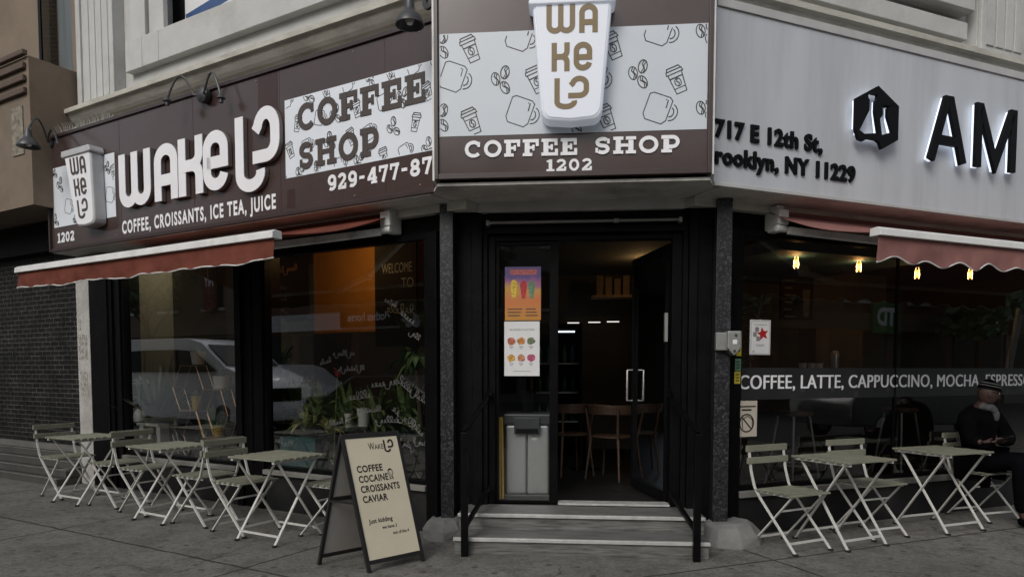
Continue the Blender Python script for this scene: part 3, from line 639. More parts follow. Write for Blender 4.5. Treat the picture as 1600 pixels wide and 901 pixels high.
h = MB(C); h.tube([sw(.88, .05, 1.12), sw(.88, .10, 1.12), sw(.88, .10, 1.42), sw(.88, .05, 1.42)], .011); h.tube([sw(.88, -.005, 1.12), sw(.88, -.06, 1.12), sw(.88, -.06, 1.42), sw(.88, -.005, 1.42)], .011)
bpart(h, 'handle', M['steel'], d_o, smooth=True)
p = MB(C); p.box(.945, 1.898, .12, .27, .256, .272); bpart(p, 'threshold', M['nosing'], bevel=.002)
p = MB(C); p.box(1.835, 1.86, .10, .158, 1.66, 1.90); bpart(p, 'door_closer', M['galv'])

# interior shell
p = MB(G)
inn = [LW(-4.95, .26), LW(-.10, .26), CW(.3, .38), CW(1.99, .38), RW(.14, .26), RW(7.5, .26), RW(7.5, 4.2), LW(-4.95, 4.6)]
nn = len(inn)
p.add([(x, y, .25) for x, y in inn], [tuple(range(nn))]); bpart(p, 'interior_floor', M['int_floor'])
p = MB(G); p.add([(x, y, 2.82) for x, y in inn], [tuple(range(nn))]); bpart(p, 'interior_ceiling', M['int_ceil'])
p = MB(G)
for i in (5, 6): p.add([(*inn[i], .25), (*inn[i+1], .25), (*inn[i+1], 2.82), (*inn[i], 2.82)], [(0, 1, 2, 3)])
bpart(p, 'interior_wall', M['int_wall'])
# window bays: olive reveal on the far left, low display ledges, the orange wall between the boards
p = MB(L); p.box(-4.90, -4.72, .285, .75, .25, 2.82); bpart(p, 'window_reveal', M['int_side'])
p = MB(L); p.box(-4.90, -4.72, .751, 1.6, .25, 2.82); p.box(-4.719, -4.20, 1.55, 1.7, .25, 2.82); bpart(p, 'side_wall', mat('shaded_olive_paint', (.035, .034, .026), .85, var=.2))  # deeper olive wall coloured dark to stand in for the dim interior
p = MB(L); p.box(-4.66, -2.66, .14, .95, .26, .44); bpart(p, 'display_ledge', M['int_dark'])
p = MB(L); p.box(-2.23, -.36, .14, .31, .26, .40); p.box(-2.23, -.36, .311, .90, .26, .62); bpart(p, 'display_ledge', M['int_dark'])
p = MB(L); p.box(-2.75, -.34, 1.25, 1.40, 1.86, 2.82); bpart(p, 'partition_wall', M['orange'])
p = MB(L); p.box(-2.75, -.34, 1.23, 1.40, .25, 1.858); bpart(p, 'shaded_lower_wall', mat('shaded_wall_brown', (.022, .014, .009), .6, var=.3))  # lower wall coloured dark brown in place of the lamp's falloff
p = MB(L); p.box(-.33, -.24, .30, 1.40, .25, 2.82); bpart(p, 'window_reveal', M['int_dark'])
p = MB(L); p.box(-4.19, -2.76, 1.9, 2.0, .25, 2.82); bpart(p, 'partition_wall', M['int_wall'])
# right room: side wall by the column and ceiling drop
p = MB(R); p.box(1.25, 5.5, 2.9, 3.0, .25, 2.82); bpart(p, 'partition_wall', M['int_wall'])
p = MB(C); p.box(-.2, 2.6, 4.62, 4.72, .25, 2.82); bpart(p, 'partition_wall', M['int_wall'])
p = MB(R); p.box(1.35, 3.4, .7, 2.85, 2.60, 2.72); bpart(p, 'ceiling_panel', M['teal'])

# steps
st = thing('entrance_steps', 'two low grey plank steps with pale metal nosings at the shop door', 'steps', C, (1.12, -.2, 0))
p = MB(C); p.box(.156, 2.088, -.60, -.262, 0, .118); p.box(.140, 2.115, -.26, .159, 0, .238); p.build('riser', M['tread'], st, bevel=.003)
p = MB(C); p.box(.150, 2.094, -.612, -.29, .1185, .128); p.build('tread', M['tread'], st)
p = MB(C); p.box(.134, 2.12, -.276, .158, .2385, .248); p.build('tread', M['tread'], st)
p = MB(C); p.box(.148, 2.096, -.618, -.585, .104, .131); p.build('nosing', M['nosing'], st, bevel=.003)
p = MB(C); p.box(.132, 2.122, -.282, -.25, .224, .251); p.build('nosing', M['nosing'], st, bevel=.003)

# handrails
def handrail(xf, label):
    r = thing('handrail', label, 'handrail', C, (xf, -.66, 0), 'handrails beside the entrance steps')
    p = MB(C); p.box(xf-.026, xf+.026, -.686, -.634, .0, .95); p.build('post', M['black'], r, bevel=.004)
    xb = xf+.10*(1 if xf < 1 else -1)
    p = MB(C); p.bar((xf, -.66, .955), (xb, .10, 1.20), .035, .03); p.tube([(xb, .06, 1.19), (xb, .14, 1.23)], .03); p.build('rail', M['black'], r, bevel=.004)
    p = MB(C); p.bar((xf, -.66, .22), (xb, .10, .40), .03, .03); p.build('lower_rail', M['black'], r)
handrail(.245, 'black iron handrail beside the left end of the entrance steps')
handrail(1.985, 'black iron handrail beside the right end of the entrance steps')

# ------------------------------------------------------------------ neighbouring building on the left
nb = thing('neighbouring_building', 'tan stucco building with a dark brick-patterned roll shutter at far left', 'building', L, (-7, .5, 0))
def npart(mb, name, m, parent=None, **kw): return mb.build(name, m, parent or nb, base=(-7, .5, 0), **kw)
p = MB(L); p.box(-15, -5.45, -.50, .5, 3.35, 5.04); npart(p, 'bay', M['tan'])
p = MB(L)
for z in (4.62, 4.76, 4.90): p.box(-15, -5.50, -.545, -.502, z, z+.07)
p.box(-15, -5.46, -.56, -.50, 5.042, 5.10); npart(p, 'moulding', M['tan_dk'], bevel=.01)
p = MB(L); p.box(-5.86, -5.60, -.512, -.502, 3.95, 4.50); npart(p, 'plaster_patch', mat('pale_plaster_patch', (.20, .18, .14), .9, var=.5, scale=18, dirt=(.06, .05, .04), dscale=10, dmix=.8))
p = MB(L); p.box(-15, -6.6, .25, .8, 5.05, 9.5); p.box(-5.9, -5.42, .25, .8, 5.05, 9.5); npart(p, 'upper_wall', M['tan'])
p = MB(L); p.box(-6.6, -5.9, .45, .5, 5.05, 9.5); npart(p, 'window', mat('grey_blind', (.10, .115, .12), .6, var=.35, scale=3, stretch=(12, 1, .3)))
p = MB(L); p.box(-6.66, -6.6, .23, .44, 5.05, 9.5); npart(p, 'window_frame', M['black'])
p = MB(L)
for z in (5.45, 6.15): p.box(-5.62, -5.42, .18, .25, z, z+.09)
npart(p, 'quoin', M['tan_dk'])
p = MB(L); p.box(-5.80, -5.56, -.16, .3, 3.05, 3.349); npart(p, 'corbel', M['tan'])
p = MB(L)
for i in range(2): p.box(-5.74+i*.09, -5.66+i*.09, -.2, -.12, 3.351, 4.2)
npart(p, 'downpipe', mat('green_grey_copper', (.10, .11, .085), .7, var=.3, dirt=(.05, .05, .04)))
p = MB(L); p.box(-15, -5.55, .02, .6, 2.95, 3.30); npart(p, 'shutter_box', M['black2'])
p = MB(L); p.add([(-15, .16, .36), (-5.547, .16, .36), (-5.547, .16, 2.96), (-15, .16, 2.96)], [(0, 1, 2, 3)]); npart(p, 'roll_shutter', M['grille'])
p = MB(L)
for i in range(4): p.box(-15, -5.55, -.30+.11*i, .5, .09*i+(.001 if i else 0), .09*i+.082)
npart(p, 'base_steps', mat('grey_base_stone', (.055, .052, .047), .8, var=.2, dirt=(.03, .028, .025), dscale=4))
p = MB(L)
for i in range(4): p.box(-15, -5.552, -.306+.11*i, -.27+.11*i, .09*i+.083, .09*i+.089)
npart(p, 'step_edge', mat('worn_step_edge', (.13, .125, .115), .8, var=.3, scale=9))
p = MB(L); p.box(-15, -5.56, .10, .158, .361, .44); npart(p, 'shutter_rail', mat('grey_rail', (.12, .115, .105), .6))

# ------------------------------------------------------------------ long brown shop sign (left street)
YS = -.27
sg = thing('shop_sign', 'long dark brown coffee shop fascia sign with white 3D lettering above the left windows', 'sign', L, (-2.7, 0, ZS))
p = MB(L); p.box(-5.52, .14, YS, -.004, ZS, 4.165); p.build('panel', M['brown'], sg)
p = MB(L)
p.box(-5.545, -5.515, YS-.03, -.01, ZS-.02, 4.185); p.box(-5.514, .14, YS-.022, YS+.01, ZS-.02, ZS+.018); p.box(-5.514, .14, YS-.022, YS+.05, 4.15, 4.185)
p.build('frame', M['trim'], sg, bevel=.003)
f1 = wallfn(YS-.002); f2 = wallfn(YS-.0045)
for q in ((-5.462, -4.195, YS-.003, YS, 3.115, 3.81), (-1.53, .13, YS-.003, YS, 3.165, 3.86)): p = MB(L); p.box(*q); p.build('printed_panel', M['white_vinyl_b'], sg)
for x in (-4.10, -2.84, -1.60, -.36):
    p = MB(L); p.box(x, x+.005, YS-.0012, YS, ZS+.02, 4.15); p.build('seam', M['brown_dk'], sg)
for x in (-5.35, -4.2, -3.0, -1.9, -.7, .0):
    for z in (ZS+.06, 4.11): p = MB(L); p.lathe([(0, 0), (.008, .001), (.006, .004), (0, .005)], 8, (x, YS-.001, z), Vector((0, -1, 0))); p.build('screw', M['galv'], sg)
p = MB(L); p.box(-1.88, -1.62, YS-.0015, YS, 3.69, 4.14); p.box(-1.92, -1.60, YS-.002, YS, 3.62, 3.73); p.build('vinyl_patch', M['brown_dk'], sg)
p = MB(L); p.box(-1.52, -1.42, YS-.002, YS, 2.90, 3.06); p.build('vinyl_patch', M['brown_dk'], sg)
rr = random.Random(4)
its = []
for i in range(9):
    for j in range(4): its.append((('mug', 'bean', 'cup')[(i+2*j) % 3], -1.60+i*.24+(j % 2)*.12+rr.uniform(-.03, .03), 3.19+j*.22, .13, rr.choice((-.25, .35, .2))))
icons(L, sg, its, (-1.525, .125, 3.17, 3.855), f1, .006)
icons(L, sg, [('bean', -5.30, 3.60, .14, .1), ('mug', -5.14, 3.33, .17, -.25), ('bean', -4.33, 3.66, .11, .1), ('mug', -4.30, 3.36, .17, -.2), ('cup', -4.22, 3.60, .14, .3), ('bean', -5.42, 3.76, .12, .4), ('bean', -5.42, 3.20, .12, .4), ('bean', -5.0, 3.16, .1, .2)], (-5.455, -4.20, 3.12, 3.805), f1, .006)
p = MB(L); slab(p, 'COFFEE', f2, -1.365, 3.555, 1.43, .235, -.001, .004); p.build('lettering', M['dkbrown_ink'], sg)
p = MB(L); slab(p, 'SHOP', f2, -1.355, 3.215, .93, .235, -.001, .004); p.build('lettering', M['dkbrown_ink'], sg)
p = MB(L); text(p, 'COFFEE, CROISSANTS, ICE TEA, JUICE', f1, -4.085, 2.91, 2.42, .140, .034, sp=1.22); p.build('lettering', M['white_letter'], sg)
p = MB(L); slab(p, '1202', f1, -5.395, 2.93, .36, .115, 0, .002); p.build('lettering', M['white_letter'], sg)
p = MB(L); slab(p, '929-477-8771', f1, -1.01, 2.985, 1.34, .135, 0, .002); p.build('lettering', M['white_letter'], sg)
# raised letters WAKE UP
def raised(ch, x0, z0, w, h, st):
    fb = wallfn(YS)
    a = MB(L); b = MB(L)
    if ch == 'UP':
        up_mark(a, fb, x0, z0, w, h, st, .050, .056); up_mark(b, fb, x0, z0, w, h, st*.985, .008, .0495)
    else:
        letters(a, ch, fb, x0, z0, w, h, st, .050, .056); letters(b, ch, fb, x0, z0, w, h, st*.985, .008, .0495)
    lt = b.build('raised_letter', M['letter_side'], sg); a.build('face', M['white_letter'], lt)
raised('W', -4.035, 3.165, .565, .57, .115); raised('A', -3.415, 3.165, .40, .57, .115); raised('K', -3.015, 3.165, .395, .57, .115); raised('E', -2.625, 3.165, .375, .57, .115)
raised('UP', -2.135, 3.145, .575, .65, .115)
# the cup emblem on the left of the sign
def cup_emblem(root, F, y, cx, z0, z1, wt, wb, depth, face_m, side_m, ink_m, lean=0, rows=(.66, .385, .105)):
    wf0 = wallfn(y); fn = lambda a, b, d: wf0(a+(b-z0)*lean, b, d); h = z1-z0; rim = h*.085
    def out(k):
        r = wb*.16; w = wb/2*k; zz = z0+(1-k)*.25
        return [(cx-w-.004, zz+r)]+arc(cx-w+r, zz+r, r, r, 190, 262, 6)+[(cx, zz-.012)]+arc(cx+w-r, zz+r, r, r, 278, 350, 6)+[(cx+w+.004, zz+r), (cx+wt/2*k, z1-rim), (cx-wt/2*k, z1-rim)]
    b = MB(F); b.prism(out(1.0), fn, .004, depth); body = b.build('cup', side_m, root, bevel=.022, seg=4)
    b = MB(F); b.prism(out(.93), fn, depth-.01, depth+.006); b.build('front', face_m, body, bevel=.006)
    b = MB(F); r = wt/2*1.10; b.prism([(cx-r*.96, z1-rim), (cx+r*.96, z1-rim), (cx+r, z1-rim*.75), (cx+r*.94, z1), (cx-r*.94, z1), (cx-r, z1-rim*.75)], fn, .004, depth+.025); b.build('lid', side_m, body, bevel=.02, seg=4)
    b = MB(F); f3 = lambda a, b, d: fn(a, b, d+depth+.0062); lw = wb*.44; lh = h*.228; st = lw*.20; g = lw*.12
    def row(z, items, tot):
        x = cx-tot/2
        for ch, w in items:
            (up_mark if ch == 'UP' else letters)(*((b, f3, x, z, w, lh, st, 0, .002) if ch == 'UP' else (b, ch, f3, x, z, w, lh, st, 0, .002))); x += w+g
    row(z0+h*rows[0], (('W', lw*1.10), ('A', lw*.72)), lw*1.10+lw*.72+g)
    row(z0+h*rows[1], (('K', lw*.70), ('E', lw*.72)), lw*1.42+g)
    row(z0+h*rows[2], (('UP', lw*1.30),), lw*1.30)
    b.build('cup_lettering', ink_m, body)
cup_emblem(sg, L, YS, -4.535, 3.03, 3.885, .525, .36, .15, M['white_letter'], mat('grey_cup_side', (.42, .43, .44), .45, dirt=(.28, .28, .28)), M['dkbrown_ink'], lean=-.155)

# ------------------------------------------------------------------ corner sign
YC = -.52
cs = thing('corner_sign', 'square brown corner sign box with white coffee cup patterned band over the door', 'sign', C, (1.05, -.2, ZS+.03))
Z0 = 2.885
p = MB(C); p.box(.025, 2.06, YC, -.02, Z0, 5.6); p.build('panel', M['brown'], cs)
p = MB(C); p.box(.005, .035, YC-.03, -.03, Z0-.015, 5.6); p.box(2.045, 2.075, YC-.03, -.03, Z0-.015, 5.6); p.box(.036, 2.044, YC-.03, YC+.02, Z0-.015, Z0+.025)
p.build('frame', M['trim'], cs, bevel=.003)
for q in ((-.012, .003), (2.077, 2.092)): p = MB(C); p.box(*q, YC-.012, -.04, Z0-.02, 5.6); p.build('side_strip', M['white_alu'], cs)
p = MB(C); p.box(.042, 2.038, YC-.003, YC, 3.195, 3.955); p.build('printed_panel', M['white_vinyl'], cs)
fc = wallfn(YC-.002)
def cxy(u, v): return C.px(u, v, YC-.003)
its = []
for kind, u, v, s, r in (('cup', 735, 77, .175, .38), ('cup', 1058, 125, .175, .38), ('cup', 737, 190, .175, .38), ('cup', 947, 185, .175, .38), ('cup', 957, 72, .175, .38), ('cup', 838, 125, .175, .38),
    ('mug', 707, 121, .21, -.35), ('mug', 811, 57, .21, -.35), ('mug', 1029, 48, .21, -.35), ('mug', 812, 175, .21, -.35), ('mug', 1027, 170, .21, -.35), ('mug', 925, 120, .21, -.35),
    ('bean', 785, 125, .16, 0), ('bean', 1000, 116, .16, 0), ('bean', 689, 70, .16, 0), ('bean', 689, 184, .16, 0), ('bean', 1106, 50, .16, 0), ('bean', 1106, 170, .16, 0), ('bean', 897, 190, .16, 0), ('bean', 895, 60, .16, 0)):
    x, z = cxy(u, v); its.append((kind, x, z, s, r))
icons(C, cs, its, (.048, 2.032, 3.20, 3.95), fc, .0072)
fb = wallfn(YC)
p = MB(C); slab(p, 'COFFEE', fb, .235, 3.03, .855, .125, 0, .010); p.build('lettering', M['white_letter'], cs)
p = MB(C); slab(p, 'SHOP', fb, 1.215, 3.03, .63, .125, 0, .010); p.build('lettering', M['white_letter'], cs)
p = MB(C); slab(p, '1202', fb, .855, 2.915, .345, .088, 0, .006); p.build('lettering', M['white_letter'], cs)
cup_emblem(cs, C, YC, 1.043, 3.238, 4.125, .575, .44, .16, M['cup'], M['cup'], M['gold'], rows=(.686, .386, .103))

# ------------------------------------------------------------------ pale sign (right street)
YR = -.30
ws = thing('shop_sign', 'long pale grey fascia sign with black street address letters on the right facade', 'sign', R, (3, 0, ZS))
p = MB(R); p.box(-.27, 9.5, YR, -.004, ZS, 4.145); p.build('panel', M['grey_panel'], ws)
p = MB(R); p.box(-.27, 9.5, YR-.015, YR+.06, 4.146, 4.21); p.box(-.27, 9.5, YR-.012, YR+.02, ZS-.03, ZS-.001); p.build('edge_trim', mat('pale_edge_trim', (.42, .42, .41), .5, dirt=(.25, .25, .24)), ws, bevel=.003)
fr_ = wallfn(YR)
p = MB(R); text(p, '1717 E 12th St,', fr_, -.345, 3.183, 1.145, .132, .036, 0, .018, sp=1.10); p.build('lettering', M['black_letter'], ws)
p = MB(R); text(p, 'Brooklyn, NY 11229', fr_, -.372, 2.982, 1.542, .132, .036, 0, .018, sp=1.10); p.build('lettering', M['black_letter'], ws)
def halo(shape_add, name):
    a = MB(R); shape_add(a, .055, .085, 1.0); lt = a.build(name, M['black_letter'], ws)
    b = MB(R); shape_add(b, .030, .0535, .72); b.build('light_strip', M['led'], lt)
def pathshape(paths, w):
    def add(mb, d0, d1, k):
        for q in paths: mb.ribbon(q, w*k, fr_, d0, d1)
    return add
halo(pathshape([[(1.985, 3.25), (2.165, 3.775), (2.215, 3.775), (2.395, 3.25)], [(2.06, 3.43), (2.32, 3.43)]], .078), 'raised_letter')
halo(pathshape([[(2.59, 3.25), (2.59, 3.775), (2.615, 3.775), (2.83, 3.30), (3.045, 3.775), (3.07, 3.775), (3.07, 3.25)]], .078), 'raised_letter')
# hexagonal emblem with two glass flasks cut out: built from solid pieces round the openings
hx0, hz0, hs = 1.325, 3.505, .265
def hp(a, b): return (hx0+a*hs, hz0+b*hs)
pieces = [
  [(-.92, -.42), (-.92, .50), (0, 1.0), (-.02, .72), (-.42, .72), (-.42, .58), (-.36, .52), (-.36, .20), (-.76, -.45)],
  [(0, 1.0), (.92, .50), (.92, -.42), (.66, -.32), (.44, .14), (.44, .38), (.50, .42), (.50, .48), (.16, .48), (.16, .42), (.20, .38), (.20, .72), (-.02, .72)],
  [(.20, .38), (.22, .14), (.10, .0), (.20, -.48), (.06, -.44), (-.10, .20), (-.10, .52), (-.04, .58), (-.02, .72), (.20, .72)],
  [(-.92, -.42), (-.76, -.45), (-.56, -.54), (.06, -.44), (.20, -.48), (.58, -.36), (.66, -.32), (.92, -.42), (.92, -.55), (.45, -.80), (.22, -.92), (.12, -.72), (-.02, -.66), (-.42, -.66), (-.58, -.76), (-.78, -.72)],
]
def hexshape(mb, d0, d1, k):
    if k == 1.0:
        for i, q in enumerate(pieces): mb.prism([hp(a, b) for a, b in q], fr_, d0, d1+i*.0005)
        return
    mb.ribbon([hp(a*.9, b*.9) for a, b in ((-.92, -.42), (-.92, .50), (0, 1), (.92, .50), (.92, -.42), (.45, -.75))], .02, fr_, d0, d1)
    mb.ribbon([hp(a, b) for a, b in ((-.78, -.50), (-.56, -.60), (.06, -.52), (.60, -.42))], .02, fr_, d0, d1)
    mb.ribbon([hp(.0, .55), hp(.0, .2), hp(.12, -.42)], .02, fr_, d0, d1); mb.ribbon([hp(.56, .42), hp(.56, .05), hp(.70, -.30)], .02, fr_, d0, d1)
    mb.ribbon([hp(-.46, .60), hp(-.46, .2), hp(-.80, -.40)], .02, fr_, d0, d1)
halo(hexshape, 'emblem')

# ------------------------------------------------------------------ awnings
def awning(F, xr0, xr1, e, zr, zb, label, m, xb0, xb1, wav, vh, amp):
    a = thing('awning', label, 'awning', F, ((xb0+xb1)/2, 0, zr), 'retractable awnings over the shop windows')
    p = MB(F); n = 16; vs = []
    for i in range(n+1):
        t = i/n
        for x in (xb0, xb1): vs.append((x, .04+(-e-.04)*t, zr+.02+(zb-zr)*t-.05*sin(pi*t)))
    up = [Vector(v) for v in vs]; dn = [v-Vector((0, 0, .006)) for v in up]; N = len(up)
    fs = [(2*i, 2*i+1, 2*i+3, 2*i+2) for i in range(n)]+[(N+2*i, N+2*i+2, N+2*i+3, N+2*i+1) for i in range(n)]+[(2*i, 2*i+2, N+2*i+2, N+2*i) for i in range(n)]+[(2*i+1, N+2*i+1, N+2*i+3, 2*i+3) for i in range(n)]
    p.add(up+dn, fs); p.build('fabric', m, a)
    p = MB(F); p.prism([(-e-.06, zb-.012), (-e-.055, zb+.035), (-e-.03, zb+.05), (-e+.03, zb+.045), (-e+.035, zb-.012)], lambda q, z, d: (xb0-.015+d*(xb1-xb0+.03), q, z), 0, 1); p.build('front_bar', M['white_alu'], a, bevel=.004)
    # hanging valance with a scalloped hem
    p = MB(F); h = MB(F); nx = int((xb1-xb0)*40); top = zb-.011; cols = []
    for i in range(nx+1):
        x = xb0+(xb1-xb0)*i/nx; s = (x-xb0)/wav
        zz = top-vh-amp*cos(2*pi*s)-.006*sin(5.3*x+1)-.004*sin(13*x+.4)+.003*sin(23*x)
        yy = -e-.03+.012*sin(2.1*x+.5)+.006*sin(7*x)
        cols.append((x, yy, zz))
    K = 6; V = []
    for x, yy, zz in cols:
        for j in range(K+1):
            t = j/K; V.append((x, -e-.03+(yy+e+.03)*t+(.006*sin(9*x+4*t)+.004*sin(21*x-3*t)+.003*sin(37*x+2*t))*t, top+(zz-top)*t))
    Fs = []
    for i in range(nx):
        for j in range(K):
            q = i*(K+1)+j; Fs.append((q, q+1, q+K+2, q+K+1))
    B = len(V); V2 = [(x, y+.003, z) for x, y, z in V]
    p.add(V+V2, Fs+[tuple(B+k for k in f[::-1]) for f in Fs]); vo = p.build('valance', m, a, smooth=True)
    h.tube([(x, y+.0015+.006*sin(9*x+4), z) for x, y, z in cols], .0055, 5); h.build('hem', M['white_alu'], vo)
    p = MB(F); p.tube([(xr0, .05, zr), (xr1, .05, zr)], .045, 12); p.build('roller', m, a, smooth=True)
    for x in (xr1-.02,) if F is L else (xr0+.02,):
        s = -1 if F is L else 1
        for k in range(2):
            pass
        bk = MB(F); bk.box(x-.04, x+.04, -.06, .09, zr-.16, zr+.06); bk.box(x-.055, x+.055, -.10, -.04, zr-.11, zr+.02); bk.tube([(x-.07, -.075, zr-.14), (x+.05, -.075, zr-.14)], .03, 10); bk.build('bracket', M['white_alu'], a, bevel=.012)
        ar = MB(F); sh = (x+s*.06, -.075, zr-.15); el = (x+s*1.15, -e*.62, zr-.15+(zb-zr)*.45); bar_end = (x+s*.12, -e+.02, zb+.0)
        ar.bar(sh, el, .05, .06); ar.lathe([(.04, -.05), (.05, -.04), (.05, .04), (.04, .05)], 12, el)
        ar.build('arm', M['grey_alu'], a, bevel=.008)
        a2 = MB(F); a2.bar((el[0], el[1], el[2]-.01), (el[0]+s*.9, -e+.02, zb-.005), .04, .05); a2.build('forearm', M['grey_alu'], a, bevel=.006)
awning(L, -4.15, -.50, 1.30, 2.775, 2.375, 'terracotta awning with white front bar below the brown sign', M['awn'], -4.09, -.51, .8, .150, .004)
awning(R, .60, 5.6, 1.03, 2.745, 2.385, 'faded rose awning with scalloped white hem below the pale sign', M['awn_r'], .565, 5.6, .34, .165, .022)

# ------------------------------------------------------------------ sign lamps
def swan(F, x, y, z, pts, n=10): return pts
def gooseneck(F, wx, wz, tip, label, r=.12, shade=True):
    a = thing('wall_lamp', label, 'wall lamp', F, (wx, YS-.01, wz), 'gooseneck lamps along the brown sign')
    p = MB(F); p.lathe([(.0, 0), (.055, .004), (.05, .025), (.0, .03)], 16, (wx, YS-.005, wz), Vector((0, -1, 0))); p.build('wall_plate', M['shade'], a, smooth=True)
    tx, ty, tz = tip; pts = []
    for i in range(15):
        t = i/14; pts.append((wx+(tx-wx)*t, YS-.03+(ty-YS+.03)*t, wz+(tz+.02-wz)*t+.20*sin(pi*t)))
    p = MB(F); p.tube(pts, .011, 8); p.build('arm', M['shade'], a, smooth=True)
    p = MB(F); c = (tx, ty, tz)
    p.lathe([(.028, .03), (.036, .0), (.04, -.05), (.055, -.075), (.085, -.10), (r, -.155), (r, -.165), (r-.008, -.163), (.08, -.108), (.03, -.08), (0, -.075)], 24, c); so_ = p.build('lamp_shade', M['shade'], a, smooth=True)
    b = MB(F); b.lathe([(0, -.075), (.025, -.09), (.035, -.125), (.022, -.155), (0, -.16)], 14, c); b.build('bulb', M['ceramic'], so_, smooth=True)
    return a
g0 = gooseneck(L, -5.47, 4.10, (-5.10, -.70, 4.06), 'dark gooseneck lamp with cone shade at the far left end of the brown sign')
p = MB(L); p.tube([(-5.47, YS-.03, 4.10)]+[(-5.47+.40*i/11, YS-.05-.08*i/11, 4.10-.10*i/11+.16*sin(pi*i/11)) for i in range(12)], .011, 8); p.build('arm', M['shade'], g0, smooth=True)
gooseneck(L, .10, 4.30, (.16, -.60, 4.15), 'dark gooseneck lamp with round glass shade beside the corner sign box', .11)
a = thing('twin_lamp_bracket', 'black twin swan neck lamp bracket without shades above the middle of the brown sign', 'wall lamp', L, (-2.60, YS, 4.10), 'gooseneck lamps along the brown sign')
p = MB(L); p.lathe([(0, 0), (.075, .004), (.075, .05), (.05, .07), (0, .075)], 16, (-2.60, YS-.02, 4.10), Vector((0, -1, 0))); p.build('wall_plate', M['shade'], a, smooth=True)
for s in (-1, 1):
    pts = [(-2.60, YS-.06, 4.10)]+[(-2.60+s*(.08+.27*i/11), YS-.10-(.10 if s < 0 else .02)*i/11, 4.10-(.02 if s < 0 else .10)*i/11+.20*sin(pi*(i/11)**1.0)) for i in range(12)]
    p = MB(L); p.tube(pts, .011, 8); ao = p.build('arm', M['shade'], a, smooth=True)
    e = pts[-1]; p = MB(L); p.lathe([(.012, .03), (.03, 0), (.042, -.02), (.02, -.025), (.02, -.06), (0, -.062)], 12, e); p.build('lamp_holder', M['shade'], ao, smooth=True)
# bird spikes above the sign's left end
p = MB(L); rr = random.Random(2)
p.box(-5.50, -4.7, -.20, -.16, 4.187, 4.193)
x = -5.5
while x < -4.4:
    for k in (-1, 0, 1): p.tube([(x, -.18, 4.19), (x+rr.uniform(-.02, .02), -.18+.07*k, 4.30+rr.uniform(-.01, .02))], .0022, 3)
    x += .035
single('bird_spikes', p, M['leg'], L, (-5.1, -.18, 4.19), 'row of thin pale bird spikes on top of the brown sign', 'bird spikes')
# flyers in the upper window
p = MB(L); p.box(-3.75, -2.95, .33, .335, 5.15, 5.75); o = single('window_poster', p, M['paper'], L, (-3.3, .33, 5.15), 'blue and white poster standing in the upper floor window', 'poster')
p = MB(L); blue = mat('blue_print', (.03, .07, .18), .5)
p.prism([(-3.74, 5.30), (-2.96, 5.40), (-2.96, 5.52), (-3.74, 5.42)], wallfn(.33), 0, .001); p.prism([(-3.40, 5.151), (-2.951, 5.151), (-2.951, 5.34)], wallfn(.33), 0, .001)
BASE[o.name] = Vector((-3.3, .33, 5.15)); p.build('print', blue, o)

# ------------------------------------------------------------------ folding bistro chairs and tables
def make_chair():
    r = thing('folding_chair', 'x', 'chair', G, (0, 0, 0))
    w = .195
    for s in (-1, 1):
        p = MB(); up = [(s*w, -.265, .80), (s*w, -.235, .60), (s*w, -.195, .475), (s*w, -.14, .40), (s*w, .225, .014)]
        for i in range(4): p.bar(up[i], up[i+1], .012, .022, (1, 0, 0))
        p.build('back_leg', M['leg'], r, bevel=.002)
        p = MB(); q = [(s*(w-.02), .165, .435), (s*(w-.02), -.215, .014)]; p.bar(q[0], q[1], .012, .022, (1, 0, 0)); p.build('leg', M['leg'], r, bevel=.002)
        for c in ((s*w, .228, .0), (s*(w-.02), -.22, .0)):
            p = MB(); p.box(c[0]-.014, c[0]+.014, c[1]-.02, c[1]+.02, 0, .018); p.build('rubber_foot', M['rubber'], r, bevel=.004)
    p = MB(); p.bar((-w, .165, .08), (w, .165, .08), .008, .018); p.build('stretcher', M['leg'], r)
    p = MB(); p.bar((-w+.02, -.17, .065), (w-.02, -.17, .065), .008, .018); p.build('stretcher', M['leg'], r)
    p = MB(); p.bar((-w+.02, .06, .315), (w-.02, .06, .315), .008, .014); p.build('stretcher', M['leg'], r)
    p = MB()
    for i in range(6):
        y = -.185+i*.068; p.box(-.205-.004*(i % 2), .205+.004*(i % 2), y, y+.051, .450-.004*(i in (0, 5)), .464-.004*(i in (0, 5)))
    p.build('seat', M['slat'], r, bevel=.003)
    for s in (-1, 1): p = MB(); p.bar((s*.178, -.20, .4395), (s*.178, .185, .4395), .012, .012); p.build('seat_rail', M['leg'], r)
    for z, y in ((.752, -.262), (.655, -.247)):
        p = MB(); p.box(-.225, .225, y-.009, y+.016, z, z+.052); p.build('back_slat', M['slat'], r, bevel=.003)
    return r
def make_table():
    r = thing('folding_table', 'x', 'table', G, (0, 0, 0))
    p = MB()
    for i in range(8):
        y = -.28+i*.0715; p.box(-.28-.006*(i % 2), .28+.006*(i % 2), y, y+.053, .693, .709)
    p.build('tabletop', M['slat'], r, bevel=.003)
    p = MB()
    for s in (-1, 1): p.box(s*.245-.012, s*.245+.012, -.27, .27, .672, .692)
    p.build('top_rail', M['leg'], r, bevel=.002)
    for s in (-1, 1):
        for k in (-1, 1):
            x = s*(.225 if k > 0 else .245); p = MB(); p.bar((x, .215*k, .672), (x, -.245*k, .014), .012, .024, (1, 0, 0)); p.build('leg', M['leg'], r, bevel=.002)
            p = MB(); p.box(x-.014, x+.014, -.25*k-.02, -.25*k+.02, 0, .018); p.build('rubber_foot', M['rubber'], r, bevel=.004)
    for k in (-1, 1):
        x = .225 if k > 0 else .245; p = MB(); p.bar((-x, -.205*k, .075), (x, -.205*k, .075), .008, .018); p.build('stretcher', M['leg'], r)
    return r
